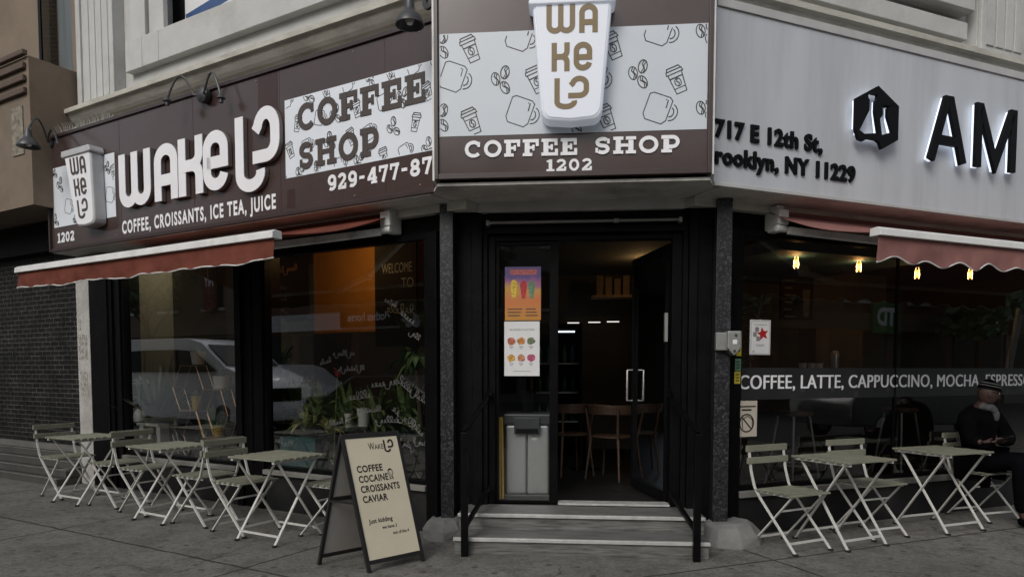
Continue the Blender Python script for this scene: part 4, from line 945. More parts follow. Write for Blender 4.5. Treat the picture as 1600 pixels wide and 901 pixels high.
ch0 = make_chair(); tb0 = make_table(); used = set()
def put(src, F, x, y, rot, label, group, z=0):
    o = src if src.name not in used else copy_tree(src); used.add(src.name)
    o.location = F.w(x, y, z); o.rotation_euler = (0, 0, F.a+radians(rot)); return tag(o, label, None, group)
GC, GT = 'folding chairs on the pavement', 'folding tables on the pavement'
put(tb0, L, -4.27, -.63, 1, 'slatted folding table farthest from the door, beside the white pilaster', GT)
put(tb0, L, -2.65, -.73, -1, 'slatted folding table in the middle of the left row, before the plant window', GT)
put(tb0, L, -1.14, -.77, 0, 'slatted folding table nearest the sandwich board', GT)
put(tb0, R, .95, -.46, 3, 'slatted folding table between the two empty chairs on the right', GT)
put(tb0, R, 2.23, -.39, -1, 'slatted folding table in front of the seated person', GT)
put(ch0, L, -4.78, -.57, -90, 'olive folding chair at the far left end, in front of the roll shutter', GC)
put(ch0, L, -3.75, -.59, 91, 'olive folding chair right of the farthest table, facing the shutter', GC)
put(ch0, L, -3.14, -.65, -88, 'olive folding chair just left of the middle table, back to another chair', GC)
put(ch0, L, -2.20, -.69, 90, 'olive folding chair just right of the middle table', GC)
put(ch0, L, -1.60, -.74, -91, 'olive folding chair just left of the table nearest the sandwich board', GC)
put(ch0, L, -.80, -.44, 93, 'olive folding chair half hidden behind the sandwich board', GC)
put(ch0, R, .44, -.42, 184, 'olive folding chair beside the right concrete column foot', GC)
put(ch0, R, 1.41, -.33, 180, 'olive folding chair against the window between the two right tables', GC)
put(ch0, R, 3.02, -.25, 176, 'folding chair the seated person in black is sitting on', GC)

# ------------------------------------------------------------------ sandwich board
FL, FR = Vector((-.965, 4.86, 0)), Vector((-.605, 5.19, 0)); BL, BR = Vector((-1.375, 5.075, 0)), Vector((-1.015, 5.405, 0))
TL, TR = (FL+BL)/2+Vector((0, -.02, .965)), (FR+BR)/2+Vector((0, -.02, .965))
ab = thing('sandwich_board', 'cream sandwich board with black frame and black lettering on the pavement', 'sandwich board', G, tuple((FL+BR)/2))
def leaf(a0, a1, t0, t1, flip):
    wv = (a1-a0); n = wv.cross(t0-a0).normalized()*(-1 if flip else 1)
    def fn(a, b, d):       # a across 0..1 , b up 0..1
        return (a0*(1-a)+a1*a)*(1-b)+(t0*(1-a)+t1*a)*b+n*d
    return fn
ff = leaf(FL, FR, TL, TR, False); fbk = leaf(BL, BR, TL, TR, True)
for fn, face, nm in ((ff, M['board'], 'front_leaf'), (fbk, M['board_b'], 'rear_leaf')):
    p = MB(); cb = .075
    def quad(a0, a1, b0, b1, d0, d1): p.prism([(a0, b0), (a1, b0), (a1, b1), (a0, b1)], fn, d0, d1)
    quad(0, .055, 0, 1.0, -.012, .012); quad(.945, 1, 0, 1.0, -.012, .012); quad(.0555, .9445, .965, 1.0, -.011, .011); quad(.0555, .9445, .055, .085, -.011, .011)
    if nm == 'rear_leaf': quad(.0555, .9445, .50, .53, -.016, .011)
    fo = p.build(nm, M['board_f'], ab, bevel=.003)
    p = MB(); p.prism([(.0556, .0855), (.9444, .0855), (.9444, .9645), (.0556, .9645)], fn, -.006, .006); po = p.build('face', face, fo)
    if nm == 'front_leaf':
        W_ = .49; H_ = .98
        def bf(x, z, d): return fn(x/W_, z/H_, d+.0062)
        t = MB(); D = .0008
        text(t, 'W', bf, .205, .855, .05, .052, .006, 0, D); text(t, 'AKE', bf, .256, .857, .075, .036, .006, 0, D)
        up_mark(t, bf, .335, .835, .085, .085, .013, 0, D)
        for s, z, wd in (('COFFEE', .70, .205), ('COCAINE', .628, .235), ('CROISSANTS', .556, .315), ('CAVIAR', .484, .20)): text(t, s, bf, .075, z, wd*1.04, .050, .032, 0, D, sp=1.08)
        text(t, 'Just kidding', bf, .085, .335, .20, .033, .020, 0, D); text(t, 'we have 3', bf, .185, .285, .125, .024, .020, 0, D); text(t, 'out of the 4', bf, .265, .235, .140, .024, .020, 0, D)
        # little line drawn head
        t.ribbon([(.345+.020*cos(a), .680+.028*sin(a)) for a in [2*pi*i/16 for i in range(16)]], .003, bf, 0, D, closed=True)
        t.prism([(.324, .684), (.330, .704), (.345, .712), (.360, .704), (.366, .690), (.355, .698), (.340, .697), (.331, .690)], bf, 0, D)
        t.ribbon([(.336, .682), (.341, .682)], .003, bf, 0, D); t.ribbon([(.349, .682), (.354, .682)], .003, bf, 0, D); t.ribbon([(.338, .668), (.345, .665), (.352, .668)], .003, bf, 0, D)
        t.ribbon([(.335, .652), (.332, .626)], .003, bf, 0, D); t.ribbon([(.356, .652), (.360, .628)], .003, bf, 0, D); t.ribbon([(.338, .642), (.346, .634), (.354, .643)], .003, bf, 0, D)
        t.build('lettering', M['handink'], po)
p = MB(); p.bar(FL*.5+TL*.5+(FR-FL)*.02, BL*.5+TL*.5+(BR-BL)*.02, .02, .012); p.build('spreader_bar', M['board_f'], ab)

# ------------------------------------------------------------------ posters, notices, stickers, boxes
ya = .2035
def dpx(u, v, y=ya): return C.px(u, v, y)
fdr = wallfn(.2035)
def flat(name, F, y, u0, v0, u1, v1, m, label, cat, group=None, th=.0015):
    x0, z1 = F.px(u0, v0, y); x1, z0 = F.px(u1, v1, y)
    p = MB(F); p.box(x0, x1, y-th, y, z0, z1); o = single(name, p, m, F, ((x0+x1)/2, y, z0), label, cat, group); return o, x0, x1, z0, z1
def sunburst():
    m = bpy.data.materials.new('sunset_poster_print'); m.use_nodes = True; n = m.node_tree.nodes; k = m.node_tree.links; b = n['Principled BSDF']
    tc = n.new('ShaderNodeTexCoord'); sp = n.new('ShaderNodeSeparateXYZ'); k.new(tc.outputs['Generated'], sp.inputs[0])
    nz = n.new('ShaderNodeTexNoise'); nz.inputs['Scale'].default_value = 9; k.new(tc.outputs['Object'], nz.inputs['Vector'])
    ad = n.new('ShaderNodeMath'); ad.operation = 'MULTIPLY_ADD'; k.new(nz.outputs[0], ad.inputs[0]); ad.inputs[1].default_value = .35; k.new(sp.outputs[2], ad.inputs[2])
    r = n.new('ShaderNodeValToRGB'); e = r.color_ramp.elements; e[0].position = .15; e[0].color = (.42, .20, .03, 1); e[1].position = 1.15 if False else 1; e[1].color = (.10, .07, .20, 1)
    for ps, c in ((.55, (.50, .16, .05, 1)), (.75, (.48, .26, .06, 1)), (.90, (.28, .10, .22, 1))): x = e.new(ps); x.color = c
    k.new(ad.outputs[0], r.inputs[0]); k.new(r.outputs[0], b.inputs['Base Color']); b.inputs['Roughness'].default_value = .4
    return m
po, x0, x1, z0, z1 = flat('drinks_poster', C, .2035, 789, 417, 845, 500, sunburst(), 'orange and purple drinks poster taped inside the glass door leaf', 'poster')
p = MB(C); fn = wallfn(.2016); D = .0006; w = x1-x0; h = z1-z0
p.prism([(x0+.15*w, z0+.85*h), (x0+.88*w, z0+.85*h), (x0+.9*w, z0+.95*h), (x0+.13*w, z0+.95*h)], fn, 0, D)
p.build('title', mat('pink_title_print', (.40, .10, .10), .5, var=.5, scale=60), po)
for cx, cz, c, nm in ((.25, .60, (.55, .38, .04), 'yellow_drink'), (.52, .58, (.38, .02, .03), 'red_drink'), (.74, .58, (.12, .20, .12), 'green_drink')):
    p = MB(C); p.prism([(x0+w*(cx-.05), z0+h*(cz-.17)), (x0+w*(cx+.05), z0+h*(cz-.17)), (x0+w*(cx+.075), z0+h*(cz-.05))]+[(x0+w*(cx+.10*cos(radians(q))), z0+h*(cz+.06+.10*sin(radians(q)))) for q in range(0, 181, 20)]+[(x0+w*(cx-.075), z0+h*(cz-.05))], fn, 0, D); p.build('printed_drink', mat(nm, c, .5, var=.5, scale=40), po)
p = MB(C)
for i in range(3): p.box(x0+w*.08, x0+w*(.42+.03*i), .2008, .2016, z0+h*(.08+i*.06), z0+h*(.10+i*.06)); p.box(x0+w*.58, x0+w*(.92-.03*i), .2008, .2016, z0+h*(.08+i*.06), z0+h*(.10+i*.06))
p.build('small_print', M['dkbrown_ink'], po)
po, x0, x1, z0, z1 = flat('menu_poster', C, .2035, 788, 502, 843, 587, M['paper'], 'white menu poster with six food pictures below the drinks poster', 'poster')
w = x1-x0; h = z1-z0
p = MB(C); text(p, 'BUSINESS PLATTERS', fn, x0+.16*w, z0+.83*h, .70*w, .035*h, .01, 0, D)
for i in range(3):
    for j in range(2): p.box(x0+w*(.14+.28*i), x0+w*(.26+.28*i), .2010, .2016, z0+h*(.22+.31*j), z0+h*(.235+.31*j)); p.box(x0+w*(.16+.28*i), x0+w*(.24+.28*i), .2010, .2016, z0+h*(.19+.31*j), z0+h*(.20+.31*j))
p.box(x0+w*.25, x0+w*.75, .2010, .2016, z0+h*.08, z0+h*.09); p.build('small_print', M['lipgrey'], po)
cols = [(.35, .10, .05), (.40, .16, .04), (.10, .13, .06), (.45, .25, .05), (.38, .16, .08), (.34, .06, .12)]
for i in range(6):
    cx = x0+w*(.20+.28*(i % 3)); cz = z0+h*(.64-.31*(i//3)); p = MB(C); rr = random.Random(i)
    p.prism([(cx+w*.12*cos(a)*rr.uniform(.8, 1.1), cz+h*.07*sin(a)*rr.uniform(.8, 1.15)) for a in [2*pi*j/12 for j in range(12)]], fn, 0, D); q = p.build('food_picture', mat('food_print_%s' % 'abcdef'[i], cols[i], .5, var=.8, scale=55), po)
# right window notices
fw = wallfn(.0865)
no, x0, x1, z0, z1 = flat('notice', R, .0865, 1172, 499, 1203, 554, M['paper'], 'white notice with a red and grey star in the right window', 'notice'); w = x1-x0; h = z1-z0
fn2 = wallfn(.0849)
p = MB(R); st_ = [(x0+w*(.62+(.30 if i % 2 == 0 else .14)*cos(pi/2+.2+2*pi*i/10)), z0+h*(.60+(.20 if i % 2 == 0 else .09)*sin(pi/2+.2+2*pi*i/10))) for i in range(10)]; p.prism(st_, fn2, 0, .0008); p.build('red_star', M['red'], no)
p = MB(R)
for dx, dz in ((.34, .72), (.24, .58), (.40, .46)): p.prism(rrect(x0+w*(dx-.09), x0+w*(dx+.09), z0+h*(dz-.07), z0+h*(dz+.07), .01), fn2, 0, .0004+.0002*dx)
p.box(x0+w*.20, x0+w*.80, .0840, .0849, z0+h*.855, z0+h*.868); p.box(x0+w*.28, x0+w*.72, .0840, .0849, z0+h*.28, z0+h*.295); p.box(x0+w*.33, x0+w*.67, .0840, .0849, z0+h*.245, z0+h*.257); p.box(x0+w*.15, x0+w*.22, .0840, .0849, z0+h*.07, z0+h*.11)
p.ribbon([(x0+w*.05, z0+h*.03), (x0+w*.95, z0+h*.03), (x0+w*.95, z0+h*.97), (x0+w*.05, z0+h*.97)], .003, fn2, 0, .0005, closed=True)
p.build('print', M['lipgrey'], no)
no, x0, x1, z0, z1 = flat('notice', R, .0465, 1153, 626, 1182, 681, M['paper_w'], 'cream paper no entry style notice low beside the right window', 'notice'); w = x1-x0; h = z1-z0
fn2 = wallfn(.0449); p = MB(R); cx, cz, r_ = x0+w*.46, z0+h*.38, w*.36
p.ribbon([(cx+r_*cos(a), cz+r_*sin(a)) for a in [2*pi*i/24 for i in range(24)]], .012, fn2, 0, .001, closed=True)
p.ribbon([(cx-r_*.7, cz+r_*.7), (cx+r_*.7, cz-r_*.7)], .012, fn2, 0, .0014); p.ribbon([(cx-.04, cz-.05), (cx-.05, cz+.03), (cx+.01, cz+.06), (cx+.06, cz+.03), (cx+.06, cz-.04)], .006, fn2, 0, .0008)
p.box(x0+w*.08, x0+w*.92, .0440, .0449, z0+h*.82, z0+h*.86); p.box(x0+w*.2, x0+w*.7, .0440, .0449, z0+h*.72, z0+h*.77); p.build('print', M['handink'], no)
bandx0, bz0 = .331, 1.165
p = MB(R); p.box(bandx0, 7.0, .082, .0845, 1.165, 1.44); wb = single('window_band', p, M['band'], R, (2.5, .083, 1.165), 'charcoal film band with white drink names across the right window', 'window lettering')
p = MB(R); fnb = wallfn(.0815); 
for sx, dd in ((0, .001), (.004, .0013), (.008, .0016)): text(p, 'COFFEE, LATTE, CAPPUCCINO, MOCHA, ESPRESSO', fnb, .332+sx, 1.258, 3.895, .118, 0, 0, dd, sp=1.05)
p.build('lettering', M['white_letter'], wb)
p = MB(R); rr = random.Random(9)
for i in range(26):
    x = rr.uniform(.4, 6.8); z = rr.uniform(1.2, 1.40); r_ = rr.uniform(.02, .034); p.prism([(x+r_*cos(2*pi*j/12), z+r_*1.2*sin(2*pi*j/12)) for j in range(12)], wallfn(.0818), 0, .0001+.0000*i)
p.build('printed_bean', mat('grey_bean_print', (.034, .035, .036), .5), wb)
# electric box on the right column
eb = thing('electric_box', 'grey galvanised electric box on the right granite column', 'electric box', C, (2.29, -.02, 1.50))
p = MB(C); p.box(2.222, 2.335, -.075, -.011, 1.58, 1.725); p.build('box', M['galv'], eb, bevel=.006)
p = MB(C); p.prism([(2.305, 1.735), (2.415, 1.735), (2.415, 1.60), (2.385, 1.56), (2.36, 1.535), (2.335, 1.56), (2.305, 1.60)], wallfn(-.03), -.06, .085); p.build('cover', M['galv'], eb, bevel=.01)
p = MB(C); p.lathe([(0, 0), (.012, .001), (.01, .006), (0, .007)], 10, (2.36, -.116, 1.575), Vector((0, -1, 0))); p.lathe([(0, 0), (.012, .001), (.01, .006), (0, .007)], 10, (2.37, -.116, 1.70), Vector((0, -1, 0))); p.build('bolt', M['dkplastic'], eb)
p = MB(C); p.prism(rrect(2.345, 2.38, 1.63, 1.665, .004), wallfn(-.1155), 0, .0008); p.build('sticker', M['paper'], eb)
for (u0, v0, u1, v1, m, t) in ((1150.5, 519, 1158, 556, 'yel_stk', 'tall yellow warning sticker on the jamb beside the electric box'), (1148.5, 560, 1157.5, 579, 'grn_stk', 'small green sticker between two yellow stickers'), (1147.5, 580, 1156.5, 599, 'yel_stk', 'small yellow sticker below the green sticker')):
    o, x0, x1, z0, z1 = flat('sticker', R, .0195, u0, v0, u1, v1, M[m], t, 'sticker', 'stickers beside the right window')
    p = MB(R); w = x1-x0; h = z1-z0
    for i in range(3): p.box(x0+w*.2, x0+w*.8, .0172, .0179, z0+h*(.2+i*.25), z0+h*(.3+i*.25))
    p.build('print', M['ink'], o)

# ------------------------------------------------------------------ inside the door
tc_ = thing('waste_bin', 'brushed steel waste bin with black top inside the glass door leaf', 'bin', C, (.66, .55, .25))
def box2(F, x0, x1, y0, y1, z0, z1): p = MB(F); return p.box(x0, x1, y0, y1, z0, z1)
box2(C, .47, .66, .36, .74, .30, .93).build('door_panel', M['steel'], tc_, bevel=.02, seg=4)
box2(C, .664, .86, .36, .74, .30, .93).build('door_panel', M['steel'], tc_, bevel=.02, seg=4)
box2(C, .46, .87, .35, .75, .25, .30).build('base', M['dkplastic'], tc_, bevel=.008)
box2(C, .45, .88, .34, .76, .932, 1.03).build('top', M['dkplastic'], tc_, bevel=.015)
p = MB(C); p.prism([(.55, .85), (.78, .85), (.78, 1.0), (.55, 1.0)], wallfn(.34), 0, .03); p.build('flap', M['dkplastic'], tc_, bevel=.006)
p = MB(C); p.box(.565, .765, .305, .3095, .86, .90); p.build('slot', M['black'], tc_)
p = MB(C); p.prism(rrect(.71, .75, .795, .815, .004), wallfn(.3595), 0, .001); p.build('sticker', M['paper'], tc_)
p = MB(C); p.lathe([(.05, 0), (.055, .02), (.075, .19), (.07, .2), (.06, .18), (.0, .17)], 8, (.66, .55, 1.032)); single('flower_pot', p, M['black'], C, (.66, .55, 1.032), 'dark tapered pot standing on the steel waste bin', 'pot')
p = MB(C)
for dx in (0, .028): p.tube([(.425+dx, .30, .27), (.418+dx*.7, .34, 1.0)], .011, 8)
single('broom_handle', p, M['yellow'], C, (.43, .3, .27), 'pair of yellow poles leaning inside the glass beside the waste bin', 'pole', smooth=True)
def cafe_chair(x, y, rot, label):
    r = thing('cafe_chair', label, 'chair', C, (x, y, .25), 'wooden cafe chairs inside the door', radians(rot))
    BASE[r.name] = Vector((0, 0, 0))
    for sx in (-1, 1):
        for sy in (-1, 1):
            p = MB(); p.tube([(sx*.16, sy*.16, .44), (sx*.20, sy*.21, 0)], [.016, .011], 8); p.build('leg', M['wood'], r, smooth=True)
        p = MB(); p.tube([(sx*.16, -.17, .44), (sx*.19, -.23, .76)], [.015, .012], 8); p.build('back_post', M['wood'], r, smooth=True)
    p = MB(); p.lathe([(0, .44), (.20, .44), (.215, .452), (.20, .468), (0, .462)], 24); p.build('seat', M['wood'], r, smooth=True)
    p = MB(); pts = [(.26*sin(radians(a)), .03-.27*cos(radians(a)), 0) for a in range(-75, 76, 10)]; vs = []
    for q in pts: vs += [(q[0], q[1], .70), (q[0]*1.05, q[1]*1.05, .80), (q[0]*1.08, q[1]*1.08, .80), (q[0]*1.03, q[1]*1.03, .70)]
    fs = []
    for i in range(len(pts)-1):
        for j in range(4): fs.append((i*4+j, i*4+(j+1) % 4, i*4+4+(j+1) % 4, i*4+4+j))
    fs += [(0, 1, 2, 3), tuple(4*(len(pts)-1)+j for j in (3, 2, 1, 0))]
    p.add(vs, fs); p.build('backrest', M['wood'], r, bevel=.006)
    return r
cafe_chair(1.05, 2.0, 25, 'bentwood cafe chair on the left just inside the open door')
cafe_chair(1.50, 1.75, -30, 'bentwood cafe chair on the right just inside the open door')
t = thing('cafe_table', 'small round cafe table between the bentwood chairs inside', 'table', C, (1.22, 2.45, .25))
p = MB(C); p.lathe([(0, .98), (.30, .98), (.305, .99), (.30, 1.005), (0, 1.005)], 28, (1.22, 2.45, 0)); p.build('tabletop', M['ltwood'], t)
p = MB(C); p.lathe([(.20, .25), (.20, .262), (.03, .28), (.025, .979)], 20, (1.22, 2.45, 0)); p.build('pedestal', M['black'], t, smooth=True)
# drinks fridge and back bar
fg = thing('drinks_fridge', 'dark upright drinks fridge with bluish strip light inside the shop', 'fridge', C, (.75, 3.9, .25))
p = MB(C); p.box(.40, 1.22, 4.2, 4.6, .25, 2.05); p.box(.40, .44, 3.7, 4.199, .25, 2.05); p.box(1.18, 1.22, 3.7, 4.199, .25, 2.05); p.box(.441, 1.179, 3.7, 4.199, 1.97, 2.05); p.build('cabinet', M['int_dark'], fg)
p = MB(C); p.box(.86, 1.12, 3.74, 3.77, 1.935, 1.952); p.build('strip_light', M['screen_blue'], fg)
p = MB(C)
for z in (.7, 1.1, 1.5): p.box(.445, 1.175, 3.8, 4.19, z, z+.02)
p.build('shelf', M['steel'], fg)
rr = random.Random(3)
for z in (.72, 1.12, 1.52):
    for i in range(6):
        p = MB(C); p.lathe([(.035, 0), (.037, .02), (.037, .15), (.014, .20), (.014, .24), (0, .241)], 10, (.52+i*.115, 3.9, z)); single('bottle', p, mat('bottle_%s' % 'amber green teal'.split()[i % 3], ((.10, .05, .01), (.02, .08, .03), (.02, .07, .08))[i % 3], .2), C, (.52+i*.115, 3.9, z), 'dark drink bottles on the shelves of the drinks fridge', 'bottle', 'bottles in the drinks fridge', smooth=True)
ltx, ltz = C.px(1031, 590, 1.7)
p = MB(C); p.tube([(ltx, 1.7, ltz), (ltx, 1.7, ltz+.36)], .009, 8); single('light_tube', p, M['screen_blue'], C, (ltx, 1.7, ltz), 'upright bluish light tube glowing behind the open door', 'lamp')
for x, y in ((1.02, 4.4), (1.32, 4.3), (1.58, 4.2)):
    p = MB(C); p.box(x, x+.17, y, y+.03, 2.10, 2.113); single('light_tube', p, M['tube'], C, (x, y, 2.1), 'short white strip light at the back of the shop', 'lamp', 'white strip lights at the back of the shop')
# shelf with upright boards up on the back wall
sh = thing('wall_shelf', 'high wall shelf holding a row of packets at the back of the shop', 'shelf', C, (1.6, 3.6, 2.4))
p = MB(C); p.box(1.35, 2.1, 3.9, 4.2, 2.42, 2.45); p.build('board', M['ltwood'], sh)
for i in range(5):
    p = MB(C); p.box(1.42+i*.12, 1.51+i*.12, 3.95, 4.1, 2.4515, 2.72-.02*(i % 3)); single('packet', p, mat('tan_packet', (.20, .13, .07), .6, var=.3), C, (1.46+i*.12, 4.0, 2.45), 'tan coffee packet standing on the high wall shelf', 'packet', 'packets on the high wall shelf')
# warm lamps
def warm(name, F, x, y, z, pw, label, r=.04, col=(1, .62, .25)):
    p = MB(F); p.lathe([(0, 0), (r*.6, .006), (r, .03), (r*.5, .06), (0, .065)], 14, (x, y, z)); o = single(name, p, M['fil'], F, (x, y, z), label, 'lamp', smooth=True)
    l = bpy.data.lights.new('warm_lamp', 'POINT'); l.energy = pw; l.color = col; l.shadow_soft_size = .06
    lo = bpy.data.objects.new('lamp_light', l); COL.objects.link(lo); lo.parent = o; lo.location = (0, 0, -.03)
warm('ceiling_lamp', L, -1.75, .62, 2.735, 7.0, 'warm ceiling lamp lighting the orange wall, hidden above the left window')
warm('ceiling_lamp', C, 1.95, 3.0, 2.72, 2.2, 'warm ceiling lamp at the back right of the shop')
warm('ceiling_lamp', L, -4.25, .55, 2.745, 4.0, 'unseen fill lamp added over the plants of the first window, hidden above the header', col=(1, .88, .66))  # added fill lamp that brightens the first window's reveal

# ------------------------------------------------------------------ left windows: plants, shelf, boards
def leafblade(p, base, tip, w, bend=0, n=5):
    b = Vector(base); t = Vector(tip); d = t-b; s = d.cross(Vector((0, 0, 1)))
    s = s.normalized() if s.length > 1e-4 else Vector((1, 0, 0)); vs = []; fs = []
    for i in range(n+1):
        k = i/n; q = b+d*k+Vector((0, 0, bend*sin(pi*k*.5)**2*-1+bend*.9*sin(pi*k)))
        ww = w*(sin(pi*min(1, .18+k*.82))**.8); vs += [q-s*ww/2, q+Vector((0, 0, -.12*ww)), q+s*ww/2]
    for i in range(n): fs += [(3*i, 3*i+1, 3*i+4, 3*i+3), (3*i+1, 3*i+2, 3*i+5, 3*i+4)]
    p.add(vs, fs)
def plant(F, x, y, z, n, ln, w, m, potm, label, spiky=False, pot=(.09, .07, .14), seed=1, up=.7, name='potted_plant', droop=.15):
    r = random.Random(seed); a = thing(name, label, 'plant', F, (x, y, z))
    p = MB(F); R1, R0, H = pot; p.lathe([(R0, 0), (R1, H), (R1*1.04, H), (R1*1.04, H*.9), (R1*.9, H*.88), (0, H*.87)], 18, (x, y, z)); p.build('pot', potm, a, smooth=True)
    p = MB(F)
    for i in range(n):
        th = r.uniform(0, 2*pi); el = r.uniform(.15, 1.35) if not spiky else r.uniform(.05, 1.4); l = ln*r.uniform(.6, 1.1)
        d = Vector((cos(th)*cos(el), sin(th)*cos(el)*.6, sin(el)*up+.1))*l; b = (x+d.x*.05, y+d.y*.05, z+H*.9)
        leafblade(p, b, (x+d.x, y+d.y, z+H+d.z), w*r.uniform(.7, 1.2), 0 if spiky else droop*l*r.uniform(.3, 1))
    p.build('leaves', m, a)
    return a
def wpx(u, v, y, F=L): return F.px(u, v, y)
x, z = wpx(245, 600, .40); plant(L, x, .42, .62, 110, .80, .05, M['leaf_gr'], M['dkplastic'], 'spiky grey green agave filling the left of the first window', True, (.13, .10, .20), 5, .9)
p = MB(L); p.box(x-.16, x+.16, .30, .60, .441, .618); single('plinth', p, M['int_dark'], L, (x, .45, .44), 'black block under the spiky agave in the first window', 'plinth')
for u, v, n, ln, s, lb in ((262, 672, 60, .22, 8, 'low bushy plant in a dark trough beside the white stool'), (345, 690, 50, .20, 9, 'low bushy plant below the hexagonal wire shelf'), (320, 668, 36, .20, 11, 'small fern inside the lower wire hexagon')):
    x, z = wpx(u, v, .40); plant(L, x, .40, .441, n, ln, .03, M['leaf_dk'], M['dkplastic'], lb, False, (.13, .12, .13), s)
st2 = thing('stool', 'white plant stool with slanted leg in the first window', 'stool', L, ((wpx(233, 660, .17)[0]), .21, .44))
p = MB(L); x0, z1 = wpx(216, 660, .17); x1, _ = wpx(250, 660, .17); p.box(x0, x1, .145, .29, z1-.03, z1); p.build('seat', M['ceramic'], st2, bevel=.006)
for sx in (0, 1):
    p = MB(L); xx = x0+.03 if sx == 0 else x1-.07; p.prism([(xx, z1-.031), (xx+.08, z1-.031), (xx+.05+.03*sx, .442), (xx+.0+.03*sx, .442)], wallfn(.28), 0, .12); p.build('leg', M['ceramic'], st2, bevel=.004)
vz = z1; vx = wpx(219, 650, .215)[0]
vs_ = thing('flower_vase', 'white vase of small pale flowers on the white stool', 'vase', L, (vx, .215, vz))
p = MB(L); p.lathe([(.05, 0), (.075, .02), (.08, .08), (.06, .14), (.03, .165), (.032, .18), (.024, .18), (.02, .16), (0, .15)], 20, (vx, .215, vz)); p.build('vase_body', M['ceramic'], vs_, smooth=True)
p = MB(L); q = MB(L); rr = random.Random(12)
for i in range(14):
    dx, dy, h = rr.uniform(-.11, .11), rr.uniform(-.06, .06), rr.uniform(.22, .42)
    p.tube([(vx, .215, vz+.17), (vx+dx*.5, .215+dy*.5, vz+.17+h*.6), (vx+dx, .215+dy, vz+.17+h)], .0025, 4)
    for j in range(4):
        c = (vx+dx+rr.uniform(-.02, .02), (.215+dy)+rr.uniform(-.02, .02), vz+.17+h+rr.uniform(-.03, .02)); q.lathe([(0, -.008), (.014, 0), (0, .008)], 6, c)
p.build('stems', M['leaf'], vs_); q.build('blossoms', M['ceramic'], vs_)
# hexagonal wire shelf
hxs = thing('hexagonal_wire_shelf', 'copper coloured wire shelf of three joined hexagons in the first window', 'shelf', L, (-3.2, .30, .44))
for poly in (((282, 571), (306, 571), (318, 608), (306, 642), (282, 642), (270, 605)), ((318, 608), (345, 609), (356, 649), (345, 684), (320, 684), (307, 643)), ((282, 642), (306, 642), (318, 684), (308, 716), (282, 716), (270, 680))):
    P = [wpx(u, v, .30) for u, v in poly]; p = MB(L)
    for y in (.30, .44): p.tube([(a, y, b) for a, b in P], .006, 6, closed=True)
    for a, b in P: p.tube([(a, .30, b), (a, .44, b)], .005, 5)
    p.build('hexagon', M['wire'], hxs)
    p = MB(L); p.box(P[4][0], P[3][0], .295, .445, P[4][1]+.006, P[4][1]+.016); p.build('board', M['ltwood'], hxs)
x, z = wpx(310, 566, .38); 
def potonly(u0, v0, u1, v1, y, m, label, n=0, lm=None, ln=.12, F=L, seed=3):
    x0, zt = F.px(u0, v0, y); x1, zb = F.px(u1, v1, y); r = (x1-x0)/2; x = (x0+x1)/2
    a = thing('potted_plant', label, 'plant', F, (x, y, zb))
    p = MB(F); p.lathe([(r*.78, 0), (r, zt-zb), (r*.92, zt-zb), (r*.88, (zt-zb)*.85), (0, (zt-zb)*.85)], 18, (x, y, zb)); p.build('pot', m, a, smooth=True)
    rr = random.Random(seed); p = MB(F)
    for i in range(n):
        th = rr.uniform(0, 6.28); el = rr.uniform(.2, 1.4); l = ln*rr.uniform(.6, 1.2); leafblade(p, (x, y, zt-.01), (x+l*cos(th)*cos(el), y+.6*l*sin(th)*cos(el), zt+l*sin(el)), .025, .03)
    if n: p.build('leaves', lm or M['leaf'], a)
potonly(302, 549, 317, 569, .37, M['ceramic'], 'small white pot on top of the upper wire hexagon', 14, M['leaf_dk'], .10)
potonly(337, 587, 354, 607, .37, M['ceramic'], 'white pot of leaves on the right wire hexagon', 26, M['leaf_dk'], .16, seed=5)
potonly(302, 618, 313, 640, .37, mat('mustard_glaze', (.42, .30, .03), .4), 'mustard yellow pot inside the upper wire hexagon', 12, M['leaf'], .12, seed=6)
potonly(335, 664, 347, 682, .37, mat('mustard_glaze', (.42, .30, .03), .4), 'mustard yellow pot inside the lower right wire hexagon', 14, M['leaf'], .10, seed=7)
p = MB(L); a0 = wpx(320, 440, .33); a1 = wpx(330, 490, .33); p.box(a0[0], a1[0], .33, .335, a1[1], a0[1]); hb = single('hanging_sign', p, mat('dull_red_board', (.10, .022, .018), .6), L, (a0[0], .33, a1[1]), 'small dull red board hanging high in the first window', 'sign')
p = MB(L); p.tube([((a0[0]+a1[0])/2, .333, a0[1]), ((a0[0]+a1[0])/2, .333, 2.60)], .003, 4); p.build('cord', M['leg'], hb)
p = MB(L); 
for i in range(3): p.ribbon([(a0[0]+.03+.035*i, a1[1]+.22), (a0[0]+.03+.035*i, a1[1]+.32)], .01, wallfn(.33), 0, .001)
p.ribbon(arc(a0[0]+.075, a1[1]+.10, .04, .05, 0, 330), .01, wallfn(.33), 0, .001); p.build('mark', M['chalk'], hb)
